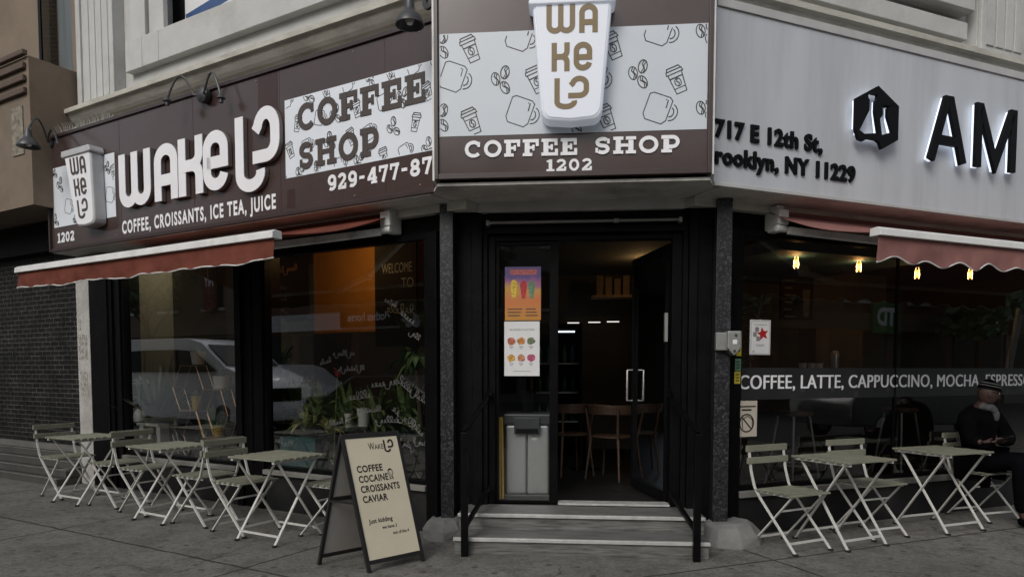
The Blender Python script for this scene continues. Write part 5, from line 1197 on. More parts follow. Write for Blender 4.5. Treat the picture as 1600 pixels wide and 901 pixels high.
# second window
cbs = ((408, 372, 481, 500, 'black chalkboard with an orange heading left of the orange wall', 0), (585, 372, 651, 540, 'tall black chalkboard headed welcome to, right of the orange wall', 1))
for u0, v0, u1, v1, lb, k in cbs:
    x0, zt = wpx(u0, v0, .95); x1, zb = wpx(u1, v1, .95); zt = min(zt, 2.78)
    c = thing('chalkboard', lb, 'chalkboard', L, ((x0+x1)/2, .95, zb))
    p = MB(L); p.box(x0, x1, .95, .98, zb, zt); p.build('board', M['chalkboard'], c)
    p = MB(L); fr2 = wallfn(.95)
    if k: text(p, 'WELCOME', fr2, x0+.10, zt-.34, (x1-x0)*.72, .10, .0, 0, .001); text(p, 'TO', fr2, x0+.36, zt-.50, .16, .10, 0, 0, .001); scrawl(p, fr2, x0+.15, zt-.75, 6, .10, -.05, .008)
    else: scrawl(p, fr2, x0+.25, zt-.22, 8, .07, .05, .008)
    p.build('writing', M['chalk_b'] if k else M['chalk_o'], c)
    if not k:
        p = MB(L)
        for i in range(5): scrawl(p, fr2, x0+.2, zt-.42-.13*i, 7, .05, .03, .005)
        p.build('writing', mat('faint_chalk', (.16, .16, .16), .9), c)
def gl(u, v): return wpx(u, v, .0885)
gwr = thing('window_writing', 'looping white marker handwriting over the second window glass', 'window writing', L, (-1.2, .0885, .6)); fg_ = wallfn(.0885)
for u, v, n, h, an in ((520, 555, 9, .05, .0), (528, 580, 12, .045, .05), (545, 625, 6, .075, .12), (580, 605, 9, .07, .12), (625, 600, 9, .06, -.55), (560, 645, 9, .05, .10), (585, 660, 8, .06, .06), (612, 640, 6, .08, -.6), (640, 660, 5, .06, -.7), (430, 690, 8, .06, .0), (610, 685, 9, .05, -.3), (645, 690, 5, .05, -.2), (600, 470, 5, .05, -.45), (625, 490, 5, .06, -.6), (640, 520, 4, .05, -.6), (500, 570, 5, .05, .2), (515, 665, 6, .05, .2), (470, 600, 5, .05, .1)):
    a, b = gl(u, v); gw_ = MB(L); scrawl(gw_, fg_, a, b, n, h, an, .0042); gw_.build('handwriting_line', M['chalk'], gwr)
def lp(u, v, y, n, ln, w, m, potm, lb, seed, pot=(.11, .09, .16), up=.7, droop=.3, zb=.622):
    x, z = wpx(u, v, y); plant(L, x, y, zb, n, ln, w, m, potm, lb, False, pot, seed, up, 'potted_plant', droop)
lp(437, 650, .40, 34, .40, .035, M['leaf'], M['dkplastic'], 'arching spider plant at the left of the second window', 21)
lp(478, 640, .45, 40, .42, .06, mat('pale_green_leaf', (.34, .36, .15), .5, var=.4, scale=10), M['dkplastic'], 'broad pale green leafy plant in the middle of the second window', 22)
lp(515, 650, .35, 30, .30, .06, mat('pale_green_leaf', (.34, .36, .15), .5, var=.4, scale=10), M['dkplastic'], 'low pale leafed plant behind the sandwich board', 23)
lp(612, 660, .50, 60, .34, .04, M['leaf_dk'], M['dkplastic'], 'dense dark green plant at the right of the second window', 24)
potonly(560, 637, 577, 666, .35, M['ceramic'], 'white bucket pot behind the second window', 10, M['leaf_dk'], .12, seed=8)
potonly(540, 645, 552, 667, .38, M['ceramic'], 'narrow white pot left of the white bucket pot', 10, M['leaf_dk'], .12, seed=9)
midg = mat('mid_green_leaf', (.15, .20, .075), .5, var=.5, scale=9)
for u, y, n, ln, w_, s, lb in ((425, .55, 90, .42, .045, 61, 'thick grassy plant at the lower left of the second window'), (462, .70, 80, .55, .06, 62, 'tall leafy plant behind the pale green plant'), (500, .60, 80, .45, .05, 63, 'bushy plant under the pink flower'),
        (545, .62, 90, .40, .05, 64, 'bushy plant behind the narrow white pot'), (590, .45, 90, .42, .04, 65, 'bushy plant right of the white bucket pot'), (632, .65, 90, .45, .05, 66, 'bushy plant under the small palm')):
    lp(u, 650, y, int(n*1.3), ln*1.4, w_*1.1, midg if s % 2 else M['leaf'], M['dkplastic'], lb, s, (.10, .08, .15), 1.0, .35)
for u, v, y, n, ln, s, lb in ((275, 640, .55, 80, .40, 71, 'bushy green plant between the agave and the wire shelf'), (335, 650, .60, 80, .38, 72, 'leafy green plant behind the right wire hexagon'), (355, 560, .70, 60, .40, 73, 'tall dark leafy plant at the right of the first window')):
    x, z = wpx(u, v, y); plant(L, x, y, .441, n, ln, .04, M['leaf'] if s != 73 else M['leaf_dk'], M['dkplastic'], lb, False, (.13, .11, .30 if s != 73 else .7), s, .8, 'potted_plant', .2)
# small palm with a trunk
x, z = wpx(655, 600, .45); pl = thing('potted_palm', 'small palm with a thin trunk at the right edge of the second window', 'plant', L, (x, .45, .622))
p = MB(L); p.lathe([(.09, 0), (.12, .20), (.11, .20), (.10, .17), (0, .17)], 18, (x, .45, .622)); p.build('pot', M['dkplastic'], pl, smooth=True)
p = MB(L); p.tube([(x, .45, .78), (x+.02, .45, .9), (x-.01, .45, 1.2), (x-.03, .45, 1.42)], [.028, .024, .022, .018], 10); p.build('trunk', M['bark'], pl, smooth=True)
p = MB(L); rr = random.Random(31)
for i in range(30):
    th = rr.uniform(0, 6.28); el = rr.uniform(-.2, 1.2); l = rr.uniform(.3, .55); leafblade(p, (x-.03, .45, 1.42), (x-.03+l*cos(th)*cos(el), .45+.5*l*sin(th)*cos(el), 1.42+l*sin(el)*.7), .09, .15)
p.build('leaves', M['leaf'], pl)
lp(440, 540, .6, 40, .34, .035, M['leaf_dk'], M['dkplastic'], 'dark trailing plant high at the left of the second window', 25, (.08, .07, .12), .9, .35, 1.35)
p = MB(L); xx = wpx(440, 540, .6)[0]; p.box(xx-.10, xx+.10, .5, .7, .622, 1.348); single('plant_stand', p, M['int_dark'], L, (xx, .6, .622), 'tall black stand under the trailing plant in the second window', 'stand')
x0, zt = wpx(437, 682, .16); x1, zb = wpx(492, 706, .16); p = MB(L); p.box(x0, x1, .16, .30, .411, zt); single('planter', p, M['tealboard'], L, (x0, .2, .41), 'teal painted planter box low behind the table nearest the board', 'planter', bevel=.005)
x, z = wpx(525, 580, .3); fl = thing('potted_flower', 'bright pink flower stem in the middle of the second window', 'flower', L, (x, .25, .402))
p = MB(L); p.lathe([(.05, 0), (.06, .1), (0, .09)], 12, (x, .25, .402)); p.build('pot', M['dkplastic'], fl)
p = MB(L); p.tube([(x, .25, .5), (x+.02, .3, z)], .005, 5); p.build('stem', M['leaf'], fl)
p = MB(L)
for i in range(10):
    th = i*.63; leafblade(p, (x+.02, .3, z), (x+.02+.06*cos(th), .3+.03*sin(th), z+.05*sin(th*2)), .04, .01, 3)
p.build('petals', M['pink'], fl)

# ------------------------------------------------------------------ right window interior
ct = thing('window_counter', 'dark counter running behind the right window band', 'counter', R, (2.2, 1.0, .25))
p = MB(R); p.box(.5, 5.4, 1.0, 1.6, 1.36, 1.40); p.build('top', M['wood'], ct)
p = MB(R); p.box(.6, 5.3, 1.1, 1.5, .25, 1.359); p.build('front', M['int_dark'], ct)
for i, (u, lb) in enumerate(((1254, 'left of three'), (1268, 'middle of three'), (1280, 'right of three'))):
    x, z = R.px(u, 572, 1.15); p = MB(R); p.lathe([(.03, 0), (.042, .09), (.043, .095), (.038, .09), (.026, .01), (0, .01)], 16, (x, 1.15, 1.402)); c = single('coffee_cup', p, M['ceramic'], R, (x, 1.15, 1.402), lb+' white cups on the counter behind the right window', 'cup', 'white cups on the counter', smooth=True)
x0, z1 = R.px(1288, 512, 1.5); x1, z0 = R.px(1360, 575, 1.5); wbx = thing('plywood_cabinet', 'brown plywood cabinet with a bright jug standing behind the right window', 'cabinet', R, (x0, 1.5, 1.4))
p = MB(R); p.box(x0, x1, 1.62, 1.9, 1.0, z1); p.build('panel', M['boxwood'], wbx); 
x, z = R.px(1304, 565, 1.3); p = MB(R); p.lathe([(.045, 0), (.05, .02), (.045, .16), (.05, .2), (.03, .24), (0, .24)], 16, (x, 1.3, 1.402)); single('jug', p, M['steel'], R, (x, 1.3, 1.402), 'shiny metal jug in front of the plywood cabinet', 'jug', smooth=True)
x0, z1 = R.px(1222, 425, 2.2); x1, z0 = R.px(1270, 500, 2.2); mb_ = thing('menu_screen', 'dim menu screen hanging behind the two left warm bulbs', 'screen', R, (x0, 2.2, z0))
p = MB(R); p.box(x0, x1, 2.2, 2.24, z0, z1); p.build('screen', M['int_dark'], mb_)
p = MB(R); rr = random.Random(4); fsn = wallfn(2.2)
for i in range(9): p.ribbon([(x0+.05, z1-.1-.09*i), (x0+rr.uniform(.3, .62)*(x1-x0), z1-.1-.09*i)], .022, fsn, 0, .001)
p.prism([(x0+.66*(x1-x0), z1-.2), (x0+.9*(x1-x0), z1-.2), (x0+.86*(x1-x0), z1-.55), (x0+.70*(x1-x0), z1-.55)], fsn, 0, .001); p.build('listing', mat('dim_screen_print', (.07, .06, .055), .6, var=.5, scale=20), mb_)
for i, (u, v) in enumerate(((1244, 410), (1342, 416), (1433, 427), (1516, 428))):
    x, z = R.px(u, v, .95)
    b = thing('pendant_bulb', ('first', 'second', 'third', 'fourth')[i]+' glowing filament bulb from the left behind the right window', 'bulb', R, (x, .95, z), 'filament bulbs behind the right window')
    p = MB(R); p.lathe([(0, -.065), (.028, -.06), (.036, -.02), (.030, .03), (.016, .06), (.016, .07)], 16, (x, .95, z)); p.build('globe', M['bulbglass'], b, smooth=True)
    p = MB(R)
    for k in range(4): p.tube([(x+.016*cos(1.57*k+.5*j), .95+.016*sin(1.57*k+.5*j), z-.045+.015*j) for j in range(6)], .0042, 5)
    p.build('filament', M['fil'], b)
    l = bpy.data.lights.new('bulb_light', 'POINT'); l.energy = 2.2; l.color = (1, .60, .25); l.shadow_soft_size = .035
    lo = bpy.data.objects.new('bulb_light', l); COL.objects.link(lo); lo.parent = b
    p = MB(R); p.lathe([(0, .069), (.018, .07), (.018, .12), (0, .125)], 12, (x, .95, z)); p.tube([(x, .95, z+.12), (x, .95, 2.60)], .004, 5); p.build('cord', M['black'], b)
p = MB(R); x, z = R.px(1292, 390, 1.3); p.lathe([(0, .03), (.30, .01), (.32, -.02), (.28, -.01), (0, .01)], 28, (x, 1.3, z)); p.tube([(x, 1.3, z+.03), (x, 1.3, 2.6)], .006, 5); single('pendant_lamp', p, M['black'], R, (x, 1.3, z), 'wide flat black pendant shade between the two left bulbs', 'lamp shade', smooth=True)
# dried branches at the left edge of the right window
db = thing('dried_branches', 'dried pale branches standing inside the left edge of the right window', 'plant', R, (.48, .35, .40))
p = MB(R); q = MB(R); rr = random.Random(44)
for k in range(5):
    bx = .40+.05*k; top = (bx+rr.uniform(-.05, .25), .35+rr.uniform(-.1, .1), 2.45-.12*k); pts = [(bx+(top[0]-bx)*t/6+.02*sin(t*2+k), .35, .60+(top[2]-.60)*t/6) for t in range(7)]; p.tube(pts, [.012-.0015*i for i in range(7)], 6)
    for j in range(55):
        t = rr.uniform(.45, 1); c = (bx+(top[0]-bx)*t, .35, .60+(top[2]-.6)*t); s = rr.choice((-1, 1)); leafblade(q, c, (c[0]+s*rr.uniform(.03, .16), c[1]+rr.uniform(-.07, .07), c[2]+rr.uniform(.0, .09)), .018, .02, 3)
p.build('stems', M['dryleaf'], db); q.build('twigs', M['dryleaf'], db)
p = MB(R); p.lathe([(.10, 0), (.12, .1), (.07, .36), (.08, .40), (.06, .38), (0, .36)], 16, (.48, .35, .26)); p.build('vase', M['dkplastic'], db, smooth=True)
# high stool silhouettes behind the glass
for i, (u, lb) in enumerate(((1240, 'left'), (1405, 'right'))):
    x = R.px(u, 660, .55)[0]; s = thing('bar_stool', lb+' dark bar stool behind the lower right window', 'stool', R, (x, .55, .25), 'dark bar stools behind the right window')
    p = MB(R); p.lathe([(0, .98), (.17, .98), (.175, 1.0), (.17, 1.02), (0, 1.02)], 20, (x, .55, 0)); p.build('seat', M['wood'], s)
    for sx in (-1, 1):
        for sy in (-1, 1): p = MB(R); p.tube([(x+sx*.10, .55+sy*.10, .979), (x+sx*.18, .55+sy*.18, .255)], .012, 6); p.build('leg', M['galv'], s)
    p = MB(R); p.tube([(x+.15*cos(a), .55+.15*sin(a), .5) for a in [2*pi*j/14 for j in range(14)]], .009, 5, closed=True); p.build('foot_ring', M['galv'], s)
# tall leaning board at the far right, seen through the glass
p = MB(R); a0 = R.px(1585, 500, .7); p.prism([(a0[0]-.14, 1.40), (a0[0]-.05, 1.40), (a0[0]+.12, 2.15), (a0[0]+.03, 2.15)], wallfn(.7), 0, .03); single('leaning_board', p, mat('grey_board', (.20, .21, .215), .6), R, (a0[0], .7, 1.4), 'narrow grey board leaning behind the glass at the far right', 'board')

# ------------------------------------------------------------------ the seated person
def skin_mesh(chains, sub=2):
    """chains: list of lists of (pos, radius); chains may start at an existing point (same coordinates)"""
    idx = {}; vs = []; rs = []; es = []
    for ch in chains:
        prev = None
        for p, r in ch:
            key = tuple(round(c, 4) for c in p)
            if key not in idx: idx[key] = len(vs); vs.append(p); rs.append(r if isinstance(r, tuple) else (r, r))
            if prev is not None and prev != idx[key]: es.append((prev, idx[key]))
            prev = idx[key]
    me = bpy.data.meshes.new('tmp'); me.from_pydata(vs, es, []); ob = bpy.data.objects.new('tmp', me); COL.objects.link(ob)
    sk = ob.modifiers.new('s', 'SKIN'); sk.use_smooth_shade = True
    for i, r in enumerate(rs): me.skin_vertices[0].data[i].radius = r
    me.skin_vertices[0].data[0].use_root = True
    sb = ob.modifiers.new('d', 'SUBSURF'); sb.levels = sub; sb.render_levels = sub
    bpy.context.view_layer.update(); dg = bpy.context.evaluated_depsgraph_get(); m2 = bpy.data.meshes.new_from_object(ob.evaluated_get(dg))
    out = ([tuple(v.co) for v in m2.vertices], [tuple(p.vertices) for p in m2.polygons])
    bpy.data.objects.remove(ob); bpy.data.meshes.remove(me); bpy.data.meshes.remove(m2); return out
pb = (2.96, -.28, 0)
person = thing('person', 'seated person in black coat, striped knit hat and patterned scarf looking down at a phone', 'person', R, pb)
hip = (2.97, -.24, .55); waist = (2.95, -.23, .76); chest = (2.91, -.25, .95); neck = (2.89, -.29, 1.08); skull = (2.90, -.33, 1.15)
hnd = R.px(1553, 691, -.56); hnd = (hnd[0], -.56, max(.70, hnd[1]))
kn = [(2.86, -.68, .60), (3.08, -.70, .60)]; an = [(2.90, -.70, .10), (3.12, -.74, .10)]; toe = [(2.92, -.88, .04), (3.15, -.91, .04)]
hp_ = [(2.88, -.26, .54), (3.07, -.26, .54)]
sh_ = [(2.72, -.27, .98), (3.09, -.28, .98)]; el_ = [(2.66, -.36, .76), (3.16, -.40, .75)]
wr = [(hnd[0]-.06, hnd[1]+.07, hnd[2]), (hnd[0]+.13, hnd[1]+.03, hnd[2]+.01)]
body = skin_mesh([[(hip, (.15, .11)), (waist, (.135, .10)), (chest, (.15, .105)), (neck, .052), (skull, .055)]]+
    [[(hip, .14), (hp_[i], .085), (kn[i], .060), (an[i], .040), (toe[i], .034)] for i in (0, 1)]+
    [[(chest, .14), (sh_[i], .062), (el_[i], .045), (wr[i], .030)] for i in (0, 1)])
bm_ = MB(R); bm_.add(*body)
# head: sculpted ellipsoid turned to the right and down
hd_c = Vector((2.91, -.345, 1.205)); fwd = Vector((.80, -.55, -.22)).normalized(); rt_ = fwd.cross(Vector((0, 0, 1))).normalized(); up_ = rt_.cross(fwd)
def hpnt(a, b, c): return hd_c+rt_*a+fwd*b+up_*c
vs = []; NU, NV = 20, 16
for j in range(NV+1):
    t = pi*j/NV
    for i in range(NU):
        s = 2*pi*i/NU; x, y, z = sin(t)*sin(s), sin(t)*cos(s), cos(t)
        jaw = 1-.28*max(0, -z)**1.4; X = x*.074*jaw; Y = y*(.094 if y < 0 else .088)*(1-.12*max(0, -z)); Z = z*.115
        if y > .6:
            Y += .026*math.exp(-((x/.16)**2+((z+.12)/.16)**2)); Y -= .010*(math.exp(-(((x-.42)/.16)**2+((z-.10)/.12)**2))+math.exp(-(((x+.42)/.16)**2+((z-.10)/.12)**2)))
            Y += .008*math.exp(-((x/.3)**2+((z+.48)/.10)**2))
        vs.append(hpnt(X, Y, Z))
fs = [(j*NU+i, j*NU+(i+1) % NU, (j+1)*NU+(i+1) % NU, (j+1)*NU+i) for j in range(NV) for i in range(NU)]
bm_.add(vs, fs)
for s in (-1, 1):
    bm_.add([hpnt(s*.074, -.01+.02*cos(a), -.005+.032*sin(a)) for a in [2*pi*k/8 for k in range(8)]]+[hpnt(s*.086, -.02, -.005)], [(k, (k+1) % 8, 8) for k in range(8)])
# hands: palm and five fingers round the phone
for i in (0, 1):
    w = Vector(wr[i]); d = (Vector((hnd[0]+.04, hnd[1]-.05, hnd[2]+.02))-w).normalized(); sd = d.cross(Vector((0, 0, 1))).normalized()*(1 if i == 0 else -1); upv = Vector((0, 0, 1))
    pc = w+d*.05
    bm_.add(*skin_mesh([[(tuple(w), (.026, .018)), (tuple(w+d*.03), (.034, .016)), (tuple(w+d*.075), (.036, .014))]], 1))
    for k, ln in enumerate((.060, .068, .064, .052)):
        r0 = w+d*.07+sd*(-.027+.018*k)
        bm_.add(*skin_mesh([[(tuple(r0), .0092), (tuple(r0+d*ln*.5-upv*.004), .0086), (tuple(r0+d*ln*.75+upv*.012), .008), (tuple(r0+d*ln*.7+upv*.028), .0068)]], 1))
    r0 = w+d*.03-sd*.030; bm_.add(*skin_mesh([[(tuple(r0), .011), (tuple(r0-sd*.012+d*.03+upv*.012), .010), (tuple(r0+d*.055+upv*.026), .008)]], 1))
bm_.build('body', M['skin'], person, smooth=True)
def cl(name, chains, m, **kw): p = MB(R); p.add(*skin_mesh(chains)); return p.build(name, m, person, smooth=True)
cl('coat', [[((2.97, -.25, .47), (.19, .16)), (waist, (.175, .14)), (chest, (.195, .135)), (neck, .075)]]+[[(chest, (.195, .135)), (sh_[i], .088), (el_[i], .068), (tuple(Vector(wr[i])*.93+Vector(el_[i])*.07), .050)] for i in (0, 1)], M['cloth_bk'])
cl('trousers', [[(hip, .16), (hp_[i], .105), (kn[i], .083), (tuple(Vector(an[i])+Vector((0, 0, .02))), .066)] for i in (0, 1)], M['cloth_gy'])
for i in (0, 1):
    cl('shoe', [[(tuple(Vector(an[i])+Vector((0, .04, -.04))), .045), (tuple(Vector(an[i])+Vector((0, -.05, -.045))), .045), (tuple(Vector(toe[i])+Vector((0, -.02, 0))), (.04, .034))]], M['cloth_bk'])
# hat, scarf, glasses, phone
hat_n = 22
def hatring(k0, k1, col, name, off):
    p = MB(R); vs = []; N = 6
    for j in range(N+1):
        t = k0+(k1-k0)*j/N; r = sin(t)
        for i in range(hat_n):
            s = 2*pi*i/hat_n; vs.append(hpnt(r*(.085+off)*sin(s), -.006+r*(.103+off)*cos(s)-.018*(1-r), .018+cos(t)*(.112+off)))
    fs = [(j*hat_n+i, j*hat_n+(i+1) % hat_n, (j+1)*hat_n+(i+1) % hat_n, (j+1)*hat_n+i) for j in range(N) for i in range(hat_n)]
    p.add(vs, fs); return p.build(name, col, person, smooth=True)
hatring(.02, 1.42, M['hat'], 'hat', 0); hatring(.86, .94, M['hat_s'], 'hat_stripe', .003); hatring(1.12, 1.18, M['hat_s'], 'hat_stripe', .003)
cl('scarf', [[((2.83, -.30, 1.075), .032), ((2.87, -.375, 1.07), .034), ((2.935, -.385, 1.068), .036), ((2.965, -.32, 1.075), .032), ((2.92, -.24, 1.08), .030)], [((2.935, -.385, 1.068), .036), ((2.945, -.40, 1.0), .032), ((2.95, -.395, .94), .022)]], M['scarf'])
p = MB(R)
for s in (-1, 1):
    p.tube([hpnt(s*.030+.022*cos(a), .088, .012+.019*sin(a)) for a in [2*pi*k/14 for k in range(14)]], .0022, 5, closed=True); p.tube([hpnt(s*.052, .088, .014), hpnt(s*.078, .02, .012), hpnt(s*.080, -.02, .008)], .002, 5)
p.tube([hpnt(-.009, .09, .014), hpnt(.009, .09, .014)], .002, 5); p.build('glasses', M['black'], person)
for s in (-1, 1):
    p = MB(R); p.lathe([(0, -.010), (.010, -.004), (.010, .004), (0, .010)], 10, hpnt(s*.030, .070, .012)); p.build('eye', M['ceramic'], person)
p = MB(R); c = Vector((hnd[0]+.04, hnd[1]-.06, hnd[2]+.035)); p.prism(rrect(-.036, .036, -.075, .075, .01), lambda a, b, d: tuple(c+Vector((.35*b+.9*a, -.75*b+.2*a, .35*b))+Vector((0, .4, .9))*d), 0, .009)
single('phone', p, M['black'], R, tuple(c), 'dark phone held in the seated person\'s hands', 'phone')
# bag with a pale tassel hung under the table edge
x, z = R.px(1538, 735, -.30); bg = thing('handbag', 'small dark bag with a pale tassel hanging beside the seated person\'s table', 'bag', R, (x, -.30, z-.1))
p = MB(R); p.prism([(x-.06, z-.16), (x+.06, z-.16), (x+.05, z+.02), (x-.05, z+.02)], wallfn(-.28), 0, .05); p.build('pouch', M['cloth_bk'], bg, bevel=.012)
p = MB(R); p.tube([(x-.04, -.305, z+.015), (x-.03, -.31, z+.10), (x+.0, -.31, z+.13), (x+.03, -.31, z+.10), (x+.04, -.305, z+.015)], .005, 6); p.build('strap', M['cloth_bk'], bg)
p = MB(R); rr = random.Random(6)
p.tube([(x, -.345, z+.06), (x, -.345, z+.02)], .012, 8)
for i in range(16): a = rr.uniform(-.05, .05); p.tube([(x, -.345, z+.02), (x+a*.6, -.35, z-.03), (x+a, -.35+rr.uniform(-.01, .01), z-.07+rr.uniform(-.02, .02))], .006, 5)
p.build('tassel', M['ceramic'], bg)

# ------------------------------------------------------------------ the street behind the camera, seen only in the window reflections
carglass = mat('dark_car_glass', (.010, .014, .015), .4, var=.05, spec=.15)
chrome = mat('wheel_alloy', (.35, .35, .36), .35, metal=.7); tyre = mat('tyre_rubber', (.015, .015, .015), .85)
lampm = mat('headlight_lens', (.5, .5, .5), .15)
def vehicle(F, x0, y, ln, prof, width, paint, glassq, wheels, label, name, cat, wr_=.33):
    """nose towards +x; prof: side outline (x from tail, z); glassq: side window outlines; windscreen from prof points"""
    b = thing(name, label, cat, F, (x0+ln/2, y-width/2, -.13)); zb = -.13
    def fn(a, z, d): return (x0+a, y-d, zb+z)
    p = MB(F); n = len(prof); vs = []
    for d, k in ((0, .90), (.10, 1), (width-.10, 1), (width, .90)):
        cz = .9
        for a, z in prof: vs.append(fn(ln/2+(a-ln/2)*(.985 if k < 1 else 1), cz+(z-cz)*(k if z > cz else 1), d+(.10 if (k < 1 and d == 0 and z > 1.25) else 0)-(.10 if (k < 1 and d > .5 and z > 1.25) else 0)))
    fs = [tuple(range(n)), tuple(3*n+i for i in range(n-1, -1, -1))]
    for r in range(3): fs += [(r*n+i, (r+1)*n+i, (r+1)*n+(i+1) % n, r*n+(i+1) % n) for i in range(n)]
    p.add(vs, fs); p.build('body', paint, b, bevel=.03, smooth=True, seg=3)
    for q in glassq:
        for d0, d1 in ((-.012, .10), (width-.10, width+.012)): w = MB(F); w.prism(q, fn, d0, d1); w.build('side_window', carglass, b)
    for wx in wheels:
        for d in (.0, width-.20):
            w = MB(F); w.lathe([(0, 0), (wr_*.62, .0), (wr_, .02), (wr_, .18), (wr_*.62, .20), (0, .20)], 24, (x0+wx, y-d+.005, zb+wr_), Vector((0, -1, 0))); wo = w.build('wheel', tyre, b, smooth=True)
            w = MB(F); w.lathe([(0, -.012), (wr_*.60, -.008), (wr_*.6, .21), (0, .215)], 16, (x0+wx, y-d+.005, zb+wr_), Vector((0, -1, 0))); w.build('rim', chrome, wo)
    for d in (.10, width-.36):
        w = MB(F); w.prism([(ln-.20, .72), (ln+.01, .70), (ln-.02, .86), (ln-.28, .90)], fn, d, d+.26); w.build('headlight', lampm, b)
    return b, fn
white_p = mat('white_car_paint', (.85, .86, .87), .25, var=.03, coat=.5); silver_p = mat('silver_car_paint', (.60, .61, .62), .3, var=.04, coat=.5); dark_p = mat('dark_car_paint', (.03, .032, .036), .25, var=.05, coat=.5)
vp = [(.05, .35), (.0, .9), (.06, 1.9), (.25, 2.28), (.7, 2.36), (3.2, 2.34), (3.7, 2.22), (4.55, 1.62), (5.35, 1.38), (5.55, 1.15), (5.6, .55), (5.5, .32)]
vg = [[(.30, 1.50), (.34, 2.02), (1.5, 2.06), (1.5, 1.50)], [(1.58, 1.50), (1.58, 2.06), (2.85, 2.06), (2.85, 1.50)], [(2.95, 1.48), (2.95, 2.05), (3.45, 2.02), (4.25, 1.52)]]
v, fn = vehicle(L, -15.4, -6.0, 5.6, vp, 1.95, white_p, vg, (1.1, 4.55), 'white passenger van parked at the kerb of the left street', 'parked_van', 'van', .36)
p = MB(L); p.prism([(3.80, 2.17), (4.52, 1.66), (4.535, 1.675), (3.82, 2.185)], fn, .2, 1.75); p.build('windscreen', carglass, v)
p = MB(L); p.prism([(5.40, .80), (5.60, .80), (5.59, 1.1), (5.36, 1.2)], fn, .42, 1.53); p.build('grille', M['black'], v)
mp_ = [(.05, .32), (.0, .8), (.10, 1.2), (.35, 1.66), (.8, 1.76), (2.6, 1.74), (3.1, 1.62), (3.9, 1.12), (4.7, .98), (4.9, .75), (4.92, .40), (4.8, .28)]
mg = [[(.45, 1.10), (.60, 1.56), (1.5, 1.60), (1.5, 1.10)], [(1.58, 1.10), (1.58, 1.60), (2.5, 1.58), (2.5, 1.10)], [(2.58, 1.10), (2.58, 1.58), (2.95, 1.52), (3.6, 1.12)]]
vehicle(L, -17.3, -11.0, 4.92, mp_, 1.85, silver_p, mg, (.95, 3.9), 'silver minivan waiting in the lane of the left street beyond the parked cars', 'minivan', 'minivan')
sp_ = [(.05, .32), (.0, .75), (.15, .98), (.75, 1.02), (1.35, 1.42), (2.7, 1.46), (3.4, 1.05), (4.4, .92), (4.6, .70), (4.62, .40), (4.5, .28)]
sgq = [[(1.0, 1.02), (1.45, 1.34), (2.0, 1.37), (2.0, 1.02)], [(2.07, 1.02), (2.07, 1.37), (2.6, 1.37), (3.15, 1.03)]]
vehicle(L, -8.2, -6.0, 4.62, sp_, 1.8, dark_p, sgq, (.9, 3.75), 'dark saloon car parked at the kerb nearest the corner', 'parked_car', 'car')
vehicle(R, 8.6, -6.0, 4.62, [(a, z*1.08) for a, z in sp_], 1.8, dark_p, [[(a, z*1.08) for a, z in q] for q in sgq], (.9, 3.75), 'dark saloon car parked at the kerb of the right street', 'parked_car', 'car')
brick = mat('dark_red_brick', (.105, .052, .038), .85, var=.25, scale=6, dirt=(.05, .03, .025), dscale=2); tanb = mat('brown_render', (.13, .095, .065), .85, var=.15); greyb = mat('grey_render', (.17, .165, .155), .85, var=.1)
def far_building(F, x0, x1, D, h, m, label, bays, sign=None):
    b = thing('street_building', label, 'building', F, ((x0+x1)/2, -D-4, -.13))
    def fo(a, z, d): return (a, -D+d, z)
    p = MB(F); p.box(x0, x1, -D-8, -D, -.13, h); p.build('wall', m, b)
    p = MB(F); p.box(x0-.1, x1+.1, -D-.3, -D+.35, h-.35, h+.25); p.build('cornice', M['stone_dk'], b)
    p = MB(F); p.box(x0+.1, x1-.1, -D-.1, -D+.2, 3.05, 3.75); p.build('fascia', sign or tanb, b)
    w = (x1-x0)/bays
    for i in range(bays):
        q = MB(F); q.box(x0+w*i+.25, x0+w*(i+1)-.25, -D-.1, -D+.05, .35, 2.9); f_ = q.build('shop_window', carglass, b)
        for z in [4.3+2.9*k for k in range(int((h-4.6)/2.9))]:
            q = MB(F); q.box(x0+w*i+w*.3, x0+w*i+w*.7, -D-.1, -D+.03, z, z+1.7); wo = q.build('window', carglass, b)
            q = MB(F); q.box(x0+w*i+w*.26, x0+w*i+w*.74, -D-.05, -D+.12, z-.14, z-.005); q.build('sill', M['stone'], wo)
    return b
far_building(L, -40, -23.2, 16.5, 7.6, tanb, 'low brown building across the left street at its far end', 5)
far_building(L, -23, -6, 16.5, 10.4, brick, 'dark red brick building across the left street', 5, mat('pale_fascia', (.46, .46, .45), .6))
far_building(R, 8, 30, 16.5, 10.4, brick, 'dark brick bank building with green signs across the right street', 6)
far_building(R, 30.2, 48, 16.5, 7.6, greyb, 'grey building across the right street at its far end', 5)
far_building(C, -11, 12, 27, 11, greyb, 'grey building facing the corner across the junction', 7)
def street_sign(F, xc, z, w, h, D, m, txt, tm, label, cap, bold=.02):
    s = thing('hanging_sign', label, 'sign', F, (xc, -D, z))
    p = MB(F); p.box(xc-w/2, xc+w/2, -D+.21, -D+.33, z, z+h); p.build('panel', m, s)
    p = MB(F); text(p, txt, lambda a, b, d: (xc-a, -D+.331+d, b), -w*.36, z+(h-cap)/2, w*.72, cap, bold, 0, .004); p.build('lettering', tm, s)
green = mat('bank_green', (.02, .16, .03), .5)
street_sign(R, 22.0, 2.95, 1.5, 1.35, 16.5, green, 'TD', M['white_letter'], 'square green bank sign with white letters across the right street, nearer the corner', .75, .05)
street_sign(R, 28.7, 2.95, 1.5, 1.35, 16.5, green, 'TD', M['white_letter'], 'square green bank sign with white letters across the right street, farther along', .75, .05)
street_sign(L, -15.2, 3.15, 3.0, .75, 16.5, M['black'], 'clothes horse', M['white_letter'], 'black shop sign reading clothes horse across the left street', .34)
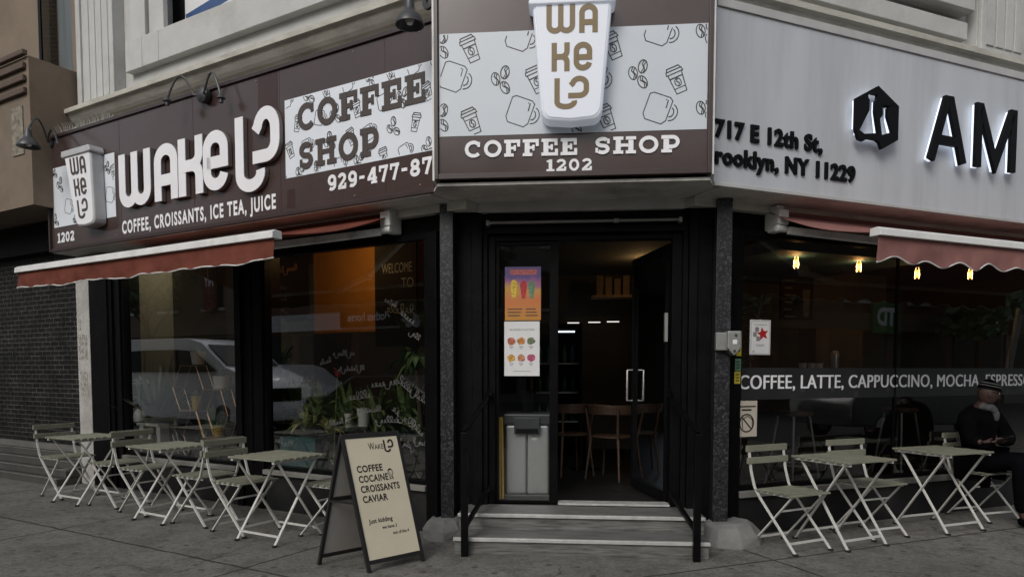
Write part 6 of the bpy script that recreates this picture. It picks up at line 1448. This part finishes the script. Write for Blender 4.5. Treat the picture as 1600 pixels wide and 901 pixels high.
street_sign(L, -24.8, 4.2, .9, 2.6, 16.5, mat('dull_red_board', (.10, .022, .018), .6), 'NY', M['white_letter'], 'tall dull red sign across the left street', .5)
def tree(F, x, y, h, r, label, seed, n=1500):
    t = thing('street_tree', label, 'tree', F, (x, y, -.02)); rr = random.Random(seed)
    p = MB(F); p.tube([(x, y, -.02), (x+.05, y, h*.25), (x-.04, y+.05, h*.5), (x, y, h*.8)], [.17, .13, .10, .03], 10)
    for i in range(7):
        a = i*.9; p.tube([(x, y, h*(.36+.05*i)), (x+r*.35*cos(a), y+r*.35*sin(a), h*(.50+.05*i)), (x+r*.75*cos(a), y+r*.75*sin(a), h*(.58+.055*i))], [.06, .04, .012], 6)
    p.build('trunk', M['bark'], t, smooth=True)
    p = MB(F); cl_ = [(rr.uniform(-.7, .7)*r, rr.uniform(-.7, .7)*r, h*rr.uniform(.52, .98), r*rr.uniform(.3, .5)) for _ in range(22)]
    for i in range(n):
        c = rr.choice(cl_); d = Vector((rr.gauss(0, 1), rr.gauss(0, 1), rr.gauss(0, .8))).normalized()*c[3]*rr.uniform(.5, 1); q = Vector((x+c[0], y+c[1], c[2]))+d
        u = Vector((rr.uniform(-1, 1), rr.uniform(-1, 1), rr.uniform(-1, 1))).normalized()*rr.uniform(.09, .2); v_ = u.orthogonal()*.8
        p.add([q-u, q+v_, q+u, q-v_], [(0, 1, 2, 3)])
    p.build('crown', M['leaf_dk'], t)
tree(L, -17.2, -5.0+.0, 6.5, 2.0, 'leafy street tree on the kerb beyond the white van', 51)
tree(L, -11.0, -14.6, 7.0, 2.4, 'leafy street tree across the left street near the junction', 52, 2200)
tree(L, -27, -14.6, 7.0, 2.2, 'leafy street tree across the left street at its far end', 55, 1600)
tree(R, 14.5, -14.6, 7.2, 2.4, 'leafy street tree across the right street near the bank', 53, 2200)
tree(R, 25.4, -14.6, 6.2, 1.6, 'smaller leafy street tree across the right street between the two bank signs', 54)
tree(C, -3.5, -17, 7.0, 2.6, 'leafy street tree beyond the junction on the left', 56, 1800)
# dry leaves and scraps along the walls
p = MB(); rr = random.Random(77)
def scrap(x, y):
    r_ = rr.uniform(.008, .022); th = rr.uniform(0, 6.28); u = Vector((cos(th), sin(th), rr.uniform(-.2, .2)))*r_; v_ = Vector((-sin(th), cos(th), rr.uniform(-.3, .3)))*r_*.55; q = Vector((x, y, .009))
    p.add([q-u, q+v_, q+u, q-v_], [(0, 1, 2, 3)])
for i in range(120): w = L.w(rr.uniform(-6, -.2), -abs(rr.gauss(0, .5))-.02); scrap(w.x, w.y)
for i in range(90): w = R.w(rr.uniform(.4, 4.5), -abs(rr.gauss(0, .45))-.02); scrap(w.x, w.y)
for i in range(40): scrap(rr.uniform(-3, 3.5), rr.uniform(3.4, 5.2))
o = p.build('leaf_litter', mat('dry_leaf_litter', (.10, .075, .045), .9, var=.6, scale=9)); tag(o, 'scattered dry leaves and paper scraps on the pavement', 'litter', None, 'stuff')
